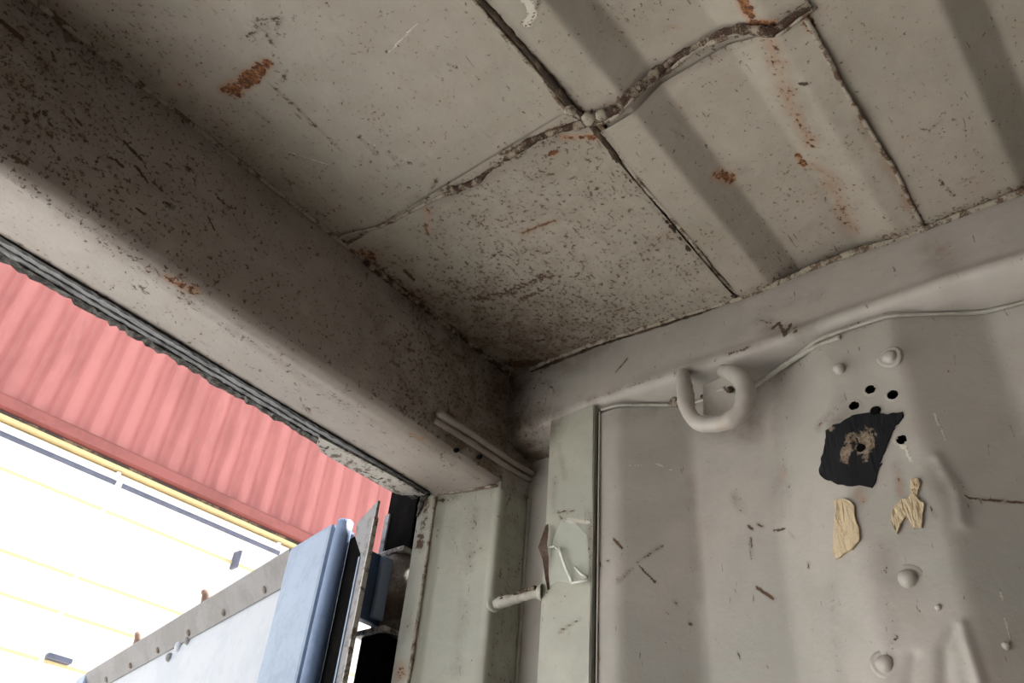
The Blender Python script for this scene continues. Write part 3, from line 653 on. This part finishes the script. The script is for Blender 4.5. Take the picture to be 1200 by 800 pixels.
# ------------------------------------------------------------------ door header
head = empty('door_header', 'broad steel door header crossing under the roof, stained inner face with painted corner shade and lit underside', 'beam')
hp = np.array([(0.0, .004), (0.0, -.215), (.001, -.228), (.005, -.240), (.013, -.249), (.026, -.2545), (.045, -.2565), (.134, -.2575)])
d = np.concatenate([[0], np.cumsum(np.linalg.norm(np.diff(hp, axis=0), axis=1))]); tt = np.linspace(0, d[-1], 96)
xs = lens(XL, -1.12, .083, .083, .0045, .25)
G = np.zeros((len(xs), len(tt), 3)); G[:, :, 0] = xs[:, None]; G[:, :, 1] = np.interp(tt, d, hp[:, 0])[None]; G[:, :, 2] = np.interp(tt, d, hp[:, 1])[None]
G[:, :, 1] += dents(G[..., 0] * .8, G[..., 2] * 2, .0016, 41) * (G[..., 2] > -.22); G[:, :, 2] += dents(G[..., 0] * .8, G[..., 1] * 2, .0010, 42) * (G[..., 2] < -.24)
grid_obj('header_face', G, HEAD, head, zone=lambda V: np.where(V[:, 2] > -.24, .36 + .28 * np.clip((-.60 - V[:, 0]) / .4, 0, 1) + .5 * np.clip((V[:, 0] + .36) / .2, 0, 1), .12))  # dirt at the left end; corner shade painted in at the right
box('header_top', (XL, .003, -.05), (-.001, .139, -.010), HEAD, head)
box('header_outer', (XL, .140, -.249), (-.050, .176, -.001), HEAD, head)
# ridge bar on the inner face close to the corner
rp = [ony(*p, y=-.008) for p in ((513, 484), (560, 514), (600, 541), (626, 556))]
tube('stiffener_bar', rp, .0085, HEAD, head, rough=.05, seg=12, step=.02, rads=[.010, .0085, .0080, .0078], flat=(2, .8))
tube('stiffener_lip', [p + np.array([0, .006, -.012]) for p in rp], .0065, HEAD, head, rough=.06, seg=8, step=.02)
for p in ((535, 527), (562, 535)):
    q = onz(*p, z=-.252); dome('drilled_hole', (q[0], q[1], -.2525), (0, -.4, -1), .006, .0015, HOLE, head, seg=12)
# gusset at the end of the header
gv = [ony(*p, y=-.003) for p in ((470, 375), (530, 400), (600, 440), (606, 452), (560, 455), (520, 470))]
# ------------------------------------------------------------------ header seal strips
seal = empty('header_door_seal', 'black and grey perished rubber seal strip along the outer edge of the header', 'seal')
def strip_x(name, y0, y1, z0, z1, mat, x0=XL, x1=-.058, rag=0.0, seed=5):
    n = 150; rs = np.random.RandomState(seed); xs_ = np.concatenate([[x0], np.linspace(-1.15, x1, n)])
    e = lambda: 1 + 0
    V = []; Fc = []
    for x in xs_:
        j = [rag * rs.uniform(-1, 1) for _ in range(4)]
        V += [(x, y0 + j[0] * .3, z1), (x, y0 + j[0] * .3, z0 + j[1]), (x, y1 + j[2], z0 + j[3]), (x, y1 + j[2], z1)]
    for i in range(len(xs_) - 1):
        for k in range(4): Fc.append([i * 4 + k, i * 4 + (k + 1) % 4, i * 4 + 4 + (k + 1) % 4, i * 4 + 4 + k])
    Fc += [[0, 1, 2, 3], [len(V) - 4, len(V) - 3, len(V) - 2, len(V) - 1]]
    return poly_mesh(name, V, Fc, mat, seal)
strip_x('dark_bead', .132, .138, -.2615, -.250, RUBBER, rag=.0012, seed=5)
strip_x('grey_band', .138, .150, -.2600, -.250, GREYRUB, rag=.0006, seed=6)
strip_x('dark_bead', .150, .153, -.2612, -.250, RUBBER, rag=.0008, seed=8)
strip_x('grey_band', .153, .163, -.2605, -.250, GREYRUB, rag=.0008, seed=9)
strip_x('rough_edge', .163, .178, -.2625, -.250, ROUGHBLK, rag=.0024, seed=7)
# hanging lip plate near the corner with a rounded end
lp = [onz(*p, z=-.264) for p in ((374, 512), (371, 520), (377, 530), (395, 541), (430, 560), (460, 577), (470, 580), (498, 580), (470, 563), (420, 536))]
V = [(p[0], p[1], z) for z in (-.264, -.256) for p in lp]; n = len(lp)
poly_mesh('lip_plate', V, [list(range(n)), list(range(n, 2 * n))] + [[i, (i + 1) % n, n + (i + 1) % n, n + i] for i in range(n)], CLEAREDGE, head)

# ------------------------------------------------------------------ lashing ring under the rail
ring = empty('lashing_ring', 'rounded grey lashing ring welded under the top rail, rust on its lower edge', 'ring')
stroke(0, [onx(845, 497, -.035), onx(858, 492, -.035)], .014, 1.0); stroke(2, [onx(850, 440, -.02), onx(840, 498, -.035)], .02, .2)
rpx = [(800, 436, -.002), (803, 460, -.016), (806, 480, -.028), (818, 495, -.035), (836, 497, -.034), (854, 493, -.034), (868, 482, -.032), (874, 466, -.029), (872, 450, -.024), (862, 439, -.012), (848, 435, .004)]
tube('ring_bar', [onx(a, b, x) for a, b, x in rpx], .0105, WALL, ring, rough=.08, seg=14, step=.005, rads=[.010, .013, .014, .0125, .012, .013, .0145, .0155, .0155, .014, .012])
V = [onx(a, b, x) for x in (-.006, .012) for a, b in ((824, 452), (850, 440), (868, 448), (866, 478), (846, 488), (824, 486))]
poly_mesh('ring_plate', V, [list(range(6)), list(range(6, 12))] + [[i, (i + 1) % 6, 6 + (i + 1) % 6, 6 + i] for i in range(6)], WALL, ring)
tube('weld_fillet', [onx(790, 470, .002), onx(800, 474, -.004), onx(806, 466, -.004), onx(804, 448, .0)], .006, CRUD, ring, rough=.5, step=.004)
tube('cross_pin', [onx(822, 465, .004), onx(850, 455, -.006)], .0035, WALL, ring, rough=.15)
tube('cross_pin', [onx(849, 460, .02), onx(856, 456, -.016)], .0060, DARKSEAM, ring, rough=.4)
tube('weld_bead', [onx(a, b, x) for a, b, x in ((884, 452, .040), (905, 438, .034), (930, 421, .024), (955, 407, .016), (985, 395, .010))], .0048, BEADC, wall, rough=.15, step=.008)

# ------------------------------------------------------------------ black tape, scraps, peeled film
def patch(name, pts, thick, mat, parent=None, xf=None, lift=.0016, n=26, bare=None, crinkle=.0010, seed=3):
    """thin irregular sheet lying on the wall: outline in pixels of the photo, laid on the wall surface"""
    P_ = np.array([onx(a, b, .010)[1:] for a, b in pts]); rs = np.random.RandomState(seed)
    # densify and roughen the outline
    out = []
    for i in range(len(P_)):
        a, b = P_[i], P_[(i + 1) % len(P_)]; k = max(2, int(np.linalg.norm(b - a) / .006))
        for s in range(k): out.append(a + (b - a) * s / k + rs.uniform(-1, 1, 2) * .0018)
    bm = bmesh.new(); vs = [bm.verts.new((0, p[0], p[1])) for p in out]; f = bm.faces.new(vs)
    bmesh.ops.triangulate(bm, faces=[f])
    for _ in range(2): bmesh.ops.subdivide_edges(bm, edges=[e for e in bm.edges if e.calc_length() > .012], cuts=1, use_grid_fill=True)
    bmesh.ops.triangulate(bm, faces=bm.faces[:])
    for v in bm.verts:
        sx_ = surf_x(v.co.y, v.co.z) if xf is None else xf
        v.co.x = sx_ - lift - abs(crinkle * math.sin(v.co.y * 300 + v.co.z * 170 + seed)) - crinkle * rs.uniform(0, .8)
    top = bm.faces[:]
    ext = bmesh.ops.extrude_face_region(bm, geom=top)
    for g in ext['geom']:
        if isinstance(g, bmesh.types.BMVert): g.co.x += thick + lift * .6
    bmesh.ops.recalc_face_normals(bm, faces=bm.faces[:])
    me = bpy.data.meshes.new(name); bm.to_mesh(me); bm.free()
    co = np.zeros(len(me.vertices) * 3); me.vertices.foreach_get('co', co); co = co.reshape(-1, 3)
    w = np.zeros((len(co), 4), np.float32)
    if bare:
        for (bx, by, br) in bare:
            q = onx(bx, by, .01); w[:, 2] = np.maximum(w[:, 2], np.clip(1.25 - np.hypot(co[:, 1] - q[1], co[:, 2] - q[2]) / br, 0, 1))
    me.vertices.foreach_set('co', W(co).astype(np.float32).ravel())
    a = me.color_attributes.new('wear_shade', 'FLOAT_COLOR', 'POINT'); a.data.foreach_set('color', w.ravel())
    return link(name, me, mat, parent)
tape = patch('torn_tape', [(966, 503), (984, 496), (1000, 487), (1018, 484), (1040, 486), (1060, 484), (1056, 494), (1049, 499), (1047, 506), (1040, 520), (1034, 540), (1028, 546), (1033, 543), (1027, 562), (1021, 571), (1000, 570), (981, 566), (966, 558), (955, 552), (955, 543), (962, 522)],
             .0012, TAPE, bare=[(1000, 518, .016), (1014, 522, .018), (992, 532, .012), (1018, 510, .014), (975, 503, .010)])
tag(tape, 'ragged black tape patch stuck on the side wall below the drilled holes', 'tape')
def hole_in(o, i):
    pass
hq, hr = HP[6]; dome('punched_hole', (surf_x(hq[1], hq[2]) - .0036, hq[1], hq[2]), (-1, 0, 0), hr * .9, .0006, HOLE, tape, seg=16)
hq, hr = HP[3]; dome('punched_hole', (surf_x(hq[1], hq[2]) - .0036, hq[1], hq[2] - .002), (-1, 0, 0), hr * .9, .0006, HOLE, tape, seg=16)
s1 = patch('wood_scrap', [(976, 585), (985, 582), (997, 588), (1003, 594), (1002, 606), (1006, 620), (1007, 636), (996, 643), (975, 650), (971, 640), (974, 622), (979, 606), (980, 596)], .0022, SCRAP, lift=.003, crinkle=.0018, seed=8)
tag(s1, 'larger torn strip of raw wood fibre stuck on the wall directly under the black tape', 'wood scrap')
s2 = patch('wood_scrap', [(1068, 561), (1077, 563), (1079, 575), (1072, 585), (1082, 590), (1083, 604), (1079, 618), (1070, 620), (1064, 606), (1058, 614), (1051, 626), (1046, 618), (1047, 595), (1056, 587), (1066, 586), (1069, 574)], .0022, SCRAP, lift=.003, crinkle=.0018, seed=11)
tag(s2, 'two-lobed torn scrap of pale wood fibre right of the larger scrap', 'wood scrap')
# peeled brown film and clear label on the strip
pts = [(641, 616, -.006), (640, 625, -.012), (637, 640, -.014), (640, 655, -.010), (641, 675, -.005), (643, 692, -.002)]
L_ = [onx(a, b, x) for a, b, x in pts]; wd_ = [.002, .006, .010, .006, .003, .001]; V = []
for p, w_ in zip(L_, wd_): V += [p + [-.002, w_, 0], p + [.001, -w_ * .6, .004], p + [.0018, -w_ * .6, .004], p + [-.0012, w_, 0]]
Fc = [[i * 4 + k, i * 4 + (k + 1) % 4, i * 4 + 4 + (k + 1) % 4, i * 4 + 4 + k] for i in range(5) for k in range(4)] + [[0, 1, 2, 3], [20, 21, 22, 23]]
pf = poly_mesh('peeled_film', V, Fc, PLYBROWN); tag(pf, 'thin curled brown film peeling off the edge of the upright strip above the rod', 'film')
lab = empty('torn_label', 'clear torn plastic label with a white crease on the upright strip', 'label')
Vp = [(648, 632), (658, 608), (672, 611), (688, 628), (690, 660), (689, 678), (672, 684), (655, 680), (644, 686), (643, 655)]
V = [onx(a, b, -.004 - .001 * (i % 3)) for i, (a, b) in enumerate(Vp)]; n = len(V); V += [v + [.0014, 0, 0] for v in V]
poly_mesh('clear_sheet', V, [list(range(n)), list(range(n, 2 * n))] + [[i, (i + 1) % n, n + (i + 1) % n, n + i] for i in range(n)], FILM, lab)
tube('white_crease', [onx(655, 641, -.009), onx(661, 660, -.010), onx(670, 681, -.008)], .0030, FILMEDGE, lab, flat=(0, .5))
tube('white_crease', [onx(670, 683, -.008), onx(680, 681, -.010), onx(689, 679, -.008)], .0022, FILMEDGE, lab, rough=.3)
tube('white_crease', [onx(674, 664, -.008), onx(681, 672, -.010), onx(688, 676, -.008)], .0022, FILMEDGE, lab, rough=.3)
tube('white_crease', [onx(643, 641, -.008), onx(650, 640, -.011), onx(656, 645, -.008)], .0018, FILMEDGE, lab, rough=.3)

# ------------------------------------------------------------------ rest of the container shell
wl_ = empty('wall_left', kind='structure')
ys = np.arange(YB, .0, .02); A, B = np.meshgrid(ys, np.array([ZF, 0.0]), indexing='ij')
grid_obj('corrugated_sheet', np.stack([XL - wall_x(A), A, B], -1), WALL, wl_, flip=True)
box('wall_skin', (XL - .115, YB, ZF), (XL - .10, .2, .06), WALL, wl_)
box('left_corner_post', (XL - .1, .0, ZF), (XL + .06, .30, .06), NAVY, wl_)
bk = prism('wall_back', [(XL - .12, YB - .05), (.12, YB - .05), (.12, YB), (XL - .12, YB)], 2, ZF, .06, WALL); tag(bk, kind='structure')
fl = empty('floor', kind='structure')
for i in range(8):
    w_ = (.10 - XL + .1) / 8
    box('floor_plank', (XL - .1 + i * w_ + .004, YB, ZF - .05), (XL - .1 + (i + 1) * w_ - .004, .34, ZF), PLY, fl)
gr = prism('yard_ground', [(-60, -60), (60, -60), (60, 60), (-60, 60)], 2, ZF - .5, ZF - .28, CONC); tag(gr, kind='structure')
box('door_sill', (XL - .1, -.0, ZF - .28), (.16, .36, ZF - .05), NAVY, fl)

# ------------------------------------------------------------------ open door leaf (hinged on the right post, swung just past square)
leaf = empty('door_leaf', 'open blue steel door leaf swung outward with a black edge seal', 'door')
ZT = -.31
far = onz(90, 795, ZT); near = onz(389, 612, ZT)
U = _n([far[0] - near[0], far[1] - near[1], 0]); N = np.array([-U[1], U[0], 0])      # N points to the side the camera sees
Lw = np.linalg.norm((far - near)[:2]); ZB = ZF + .03
base = np.array([near[0], near[1], 0.0])
def dl(u, n, z): return base + U * u + N * n + np.array([0, 0, z])
def dbox(name, u0, u1, n0, n1, z0, z1, mat, bev=0.0, parent=leaf):
    return obox(name, dl((u0 + u1) / 2, (n0 + n1) / 2, (z0 + z1) / 2), U * (u1 - u0) / 2, N * (n1 - n0) / 2, (0, 0, (z1 - z0) / 2), mat, parent, bev)
u_st = np.dot(onz(333, 640, ZT) - base, U)
dbox('hinge_stile', .0, u_st, -.055, .0, ZB, ZT, BLUE, .008)
dbox('free_stile', Lw - .10, Lw, -.085, .0, ZB, ZT, BLUE, .006)
# top rail with a sloping underside carrying the rivets
V = []
for u in (u_st, Lw - .10): V += [dl(u, 0, ZT), dl(u, 0, ZT - .004), dl(u, -.030, ZT - .058), dl(u, -.085, ZT - .058), dl(u, -.085, ZT)]
poly_mesh('top_rail', V, [[0, 1, 2, 3, 4], [5, 6, 7, 8, 9]] + [[i, (i + 1) % 5, 5 + (i + 1) % 5, 5 + i] for i in range(5)], DOORGREY, leaf)
for k in range(7):
    u = u_st + .14 + k * .215; sl = _n(np.array([0, 0, -.03]) * 1 + N * .055)
    dome('rail_bolt', dl(u, -.023, ZT - .046), sl, .0085, .005, STEEL, leaf, seg=10)
# recessed door panel with shallow horizontal ribs
zr = [ZT - .05, ZT - .30, ZT - .34, ZT - .52, ZT - .56, ZT - 1.0, ZT - 1.04, ZT - 1.22, ZT - 1.26, ZT - 1.8, ZT - 1.84, ZT - 2.0, ZT - 2.04, ZB]
nr = [-.034, -.034, -.066, -.066, -.034, -.034, -.066, -.066, -.034, -.034, -.066, -.066, -.034, -.034]
V = []; Fc = []
for u in (u_st - .01, Lw - .09):
    V += [dl(u, n_, z_) for z_, n_ in zip(zr, nr)] + [dl(u, -.08, ZB), dl(u, -.08, ZT - .05)]
n = len(zr) + 2; Fc = [list(range(n)), list(range(n, 2 * n))] + [[i, (i + 1) % n, n + (i + 1) % n, n + i] for i in range(n)]
poly_mesh('door_panel', V, Fc, PALEBLUE, leaf)
for p, r in (((193, 757), .012), ((210, 757), .016), ((221, 750), .012), ((199, 770), .012)):
    d0 = ray(*p); k_ = ((base + N * -.034) - CAM) @ N / (d0 @ N); q = CAM + d0 * k_
    dome('paint_blister', q, N, r, .010, DOORGREY if r == .012 else PALEBLUE, leaf, seg=9)
dbox('bottom_rail', u_st, Lw - .10, -.085, .0, ZB, ZB + .12, DOORGREY, .004)
# hinge-edge seal: rounded blue tube, black channel, grey fin
def vstrip(name, plan, mat, zt, zb=ZB, tips=None):
    """plan: closed outline in (u, n); tips raises individual plan points at the top"""
    n = len(plan); tips = tips or [0] * n
    V = [dl(u, m_, zb) for u, m_ in plan] + [dl(u, m_, zt + t_) for (u, m_), t_ in zip(plan, tips)]
    return poly_mesh(name, V, [list(range(n)), list(range(n, 2 * n))] + [[i, (i + 1) % n, n + (i + 1) % n, n + i] for i in range(n)], mat, leaf)
a1 = dl(-.018, -.016, ZT + .003)
tube('edge_tube', [dl(-.014, -.020, ZB), dl(-.014, -.020, -1.2), dl(-.014, -.020, ZT - .03), dl(-.014, -.022, ZT + .004)], .020, TUBEBLUE, leaf, seg=14, step=.05, rads=[.020, .020, .020, .016])
vstrip('seal_channel', [(-.024, -.034), (-.096, -.034), (-.098, -.044), (-.01, -.050)], HOLE, ZT - .030)
pl_ = [(-.056, ZT - .010), (-.124, ZT + .014), (-.124, ZB), (-.096, ZB), (-.096, ZT - .085), (-.060, ZT - .040)]
V = [dl(u, m_, z_) for m_ in (-.026, -.031) for u, z_ in pl_]; n = len(pl_)
poly_mesh('seal_fin', V, [list(range(n)), list(range(n, 2 * n))] + [[i, (i + 1) % n, n + (i + 1) % n, n + i] for i in range(n)], GREYRUB, leaf)
dbox('seal_edge', -.098, -.093, -.033, -.024, ZB, ZT - .09, BLUE)
dbox('seal_edge', -.126, -.122, -.033, -.024, ZB, ZT - .02, CLEAREDGE)
# top locking lugs
for p in ((250, 676), (168, 734)):
    d0 = ray(*p); k_ = ((base + N * -.05) - CAM) @ N / (d0 @ N); q = CAM + d0 * k_
    u = (q - base) @ U
    P_ = [dl(u - .01, -.05, ZT - .01), dl(u - .006, -.05, ZT + .042), dl(u + .012, -.05, ZT + .070), dl(u + .040, -.05, ZT + .085)]
    tube('locking_lug', P_, .012, BROWN, leaf, seg=8, rads=[.016, .015, .013, .008])
    dome('lug_base', dl(u, -.04, ZT - .001), (0, 0, 1), .022, .022, WHITE, leaf, seg=10)

# ------------------------------------------------------------------ hinge on the corner post
hinge = empty('hinge'); hinge.parent = leaf
yh = .215
zt_, zb_ = ony(468, 653, yh)[2], ony(458, 742, yh)[2]; xc = (ony(455, 690, yh)[0] + ony(478, 690, yh)[0]) / 2
def vtube(name, x, y, z0, z1, r, mat, seg=18): return tube(name, [(x, y, z0), (x, y, z1)], r, mat, hinge, seg=seg, step=.2)
vtube('hinge_barrel', xc, yh, zb_, zt_, .028, STEEL)
box('hinge_strap', (xc - .085, yh + .005, zb_ + .006), (xc - .015, yh + .024, zt_ - .010), NAVY, hinge, .003)
box('hinge_strap_face', (xc - .052, yh - .004, zb_ + .012), (xc - .020, yh + .006, zt_ - .012), BLUE, hinge, .002)
box('hinge_bracket', (xc - .030, yh - .03, zt_ + .001), (xc + .05, yh + .05, zt_ + .011), CLEAREDGE, hinge, .002)
box('hinge_bracket', (xc - .045, yh - .03, zb_ - .013), (xc + .05, yh + .05, zb_ - .003), CLEAREDGE, hinge, .002)
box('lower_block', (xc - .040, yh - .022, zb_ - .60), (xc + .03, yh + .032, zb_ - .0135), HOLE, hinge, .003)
box('lower_strap', (xc + .002, yh - .026, zb_ - .58), (xc + .014, yh - .021, zb_ - .06), BLUE, hinge, .002)
# dark hinge recess above the barrel
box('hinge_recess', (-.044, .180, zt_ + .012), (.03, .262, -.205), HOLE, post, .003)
box('recess_edge', (-.0485, .250, zt_ + .012), (-.0445, .262, -.270), GREYRUB, post)

# ------------------------------------------------------------------ yard: stacked red container over white clad unit
YR = 11.0
pv = Vector(W((1.5, YR, 0))); YARD[0] = Matrix.Translation(pv) @ Matrix.Rotation(math.radians(-3.2), 4, 'Z') @ Matrix.Translation(-pv)
red = empty('red_shipping_container', 'faded red corrugated shipping container stacked high beyond the open door', 'container')
r0 = ony(0, 460, YR); r1 = ony(340, 632, YR); rt = ony(0, 505 - 28, YR)
slope = (ony(330, 630, YR)[2] - r0[2]) / 4.0
zr0 = r0[2] - .02
half = zr0; xs_ = []
pitch = .43; x_l, x_r = -7.0, 13.0
prof_pts = []
x = x_l
while x < x_r:                      # rounded trapezoid, eight facets to a wave
    for du, dv in ((0, 0), (.10, .004), (.15, .025), (.20, .060), (.25, .115), (.31, .120), (.36, .085), (.40, .022)): prof_pts.append((x + du, YR + dv))
    x += pitch
n = len(prof_pts); V = [(a, b, z_) for z_ in (zr0 + .02, zr0 + 4.0) for a, b in prof_pts]
poly_mesh('corrugated_side', V, [[i, i + 1, n + i + 1, n + i] for i in range(n - 1)], RED, red, smooth=True)
rail_h = .19
prism('bottom_rail', [(YR - .05, zr0 + .015), (YR - .05, zr0 - .02), (YR - .12, zr0 - .04), (YR - .12, zr0 - rail_h), (YR - .05, zr0 - rail_h - .02), (YR + .09, zr0 - rail_h - .02), (YR + .09, zr0 + .03)], 0, x_l, x_r, REDRAIL, red)
box('top_rail', (x_l, YR - .05, zr0 + 4.0), (x_r, YR + .3, zr0 + 4.2), REDRAIL, red)
box('container_body', (x_l, YR + .13, zr0 - .20), (x_r, YR + 4.0, zr0 + 4.15), REDRAIL, red)
white = empty('white_clad_unit', 'white clad lower unit with cream battens under the red container', 'building')
ztw = zr0 - rail_h - .085
box('gap_packing', (x_l, YR - .02, ztw), (x_r, YR + 1.0, ztw + .058), BLACKGAP, white)
box('top_batten', (x_l, YR - .05, ztw - .055), (x_r, YR + .5, ztw), CREAM, white)
box('unit_body', (x_l, YR + .12, ZF - .28), (x_r, YR + 4.0, ztw - .02), WHITE, white)
cuts = [ztw - .07]
for p in ((130, 605), (100, 683), (60, 717)):
    cuts.append(ony(*p, y=YR)[2])
zc_ = cuts[-1]
while zc_ - .62 > ZF: zc_ -= .62; cuts.append(zc_)
xv = ony(98, 645, YR)[0]; xj = [xv + k * 2.9 for k in range(-4, 4)]
for i in range(len(cuts) - 1):
    for k in range(len(xj) - 1):
        box('cladding_panel', (xj[k] + .012, YR + .02, cuts[i + 1] + .018), (xj[k + 1] - .012, YR + .11, cuts[i] - .018), WHITE, white)
for zc_ in cuts[1:]:
    box('cream_batten', (x_l, YR + .0, zc_ - .018), (x_r, YR + .115, zc_ + .018), CREAM, white)
for xk in xj: box('joint_strip', (xk - .03, YR - .015, ZF), (xk + .03, YR + .115, ztw - .07), WHITE, white)
zp = ony(150, 575, YR - .2)[2]
pipe = empty('slate_pipe', 'dark slate blue pipe fixed high along the white clad unit', 'pipe')
tube('pipe_run', [(x_l, YR - .16, zp), (x_r, YR - .16, zp)], .036, SLATE, pipe, seg=10, step=30)
for xk in xj: box('pipe_clip', (xk - .045, YR - .20, zp - .05), (xk + .045, YR - .02, zp + .05), WHITE, pipe, .01)
q = ony(268, 660, YR - .1)
st = box('stub_bar', (q[0] - .022, YR - .16, q[2] - .13), (q[0] + .022, YR + .03, q[2] + .15), SLATE, white)
q = ony(66, 773, YR - .1)
lampo = box('wall_fitting', (q[0] - .16, YR - .12, q[2] - .03), (q[0] + .16, YR + .02, q[2] + .03), SLATE, None, .01); tag(lampo, 'small blue grey fitting on the white cladding at the lower left', 'fitting')
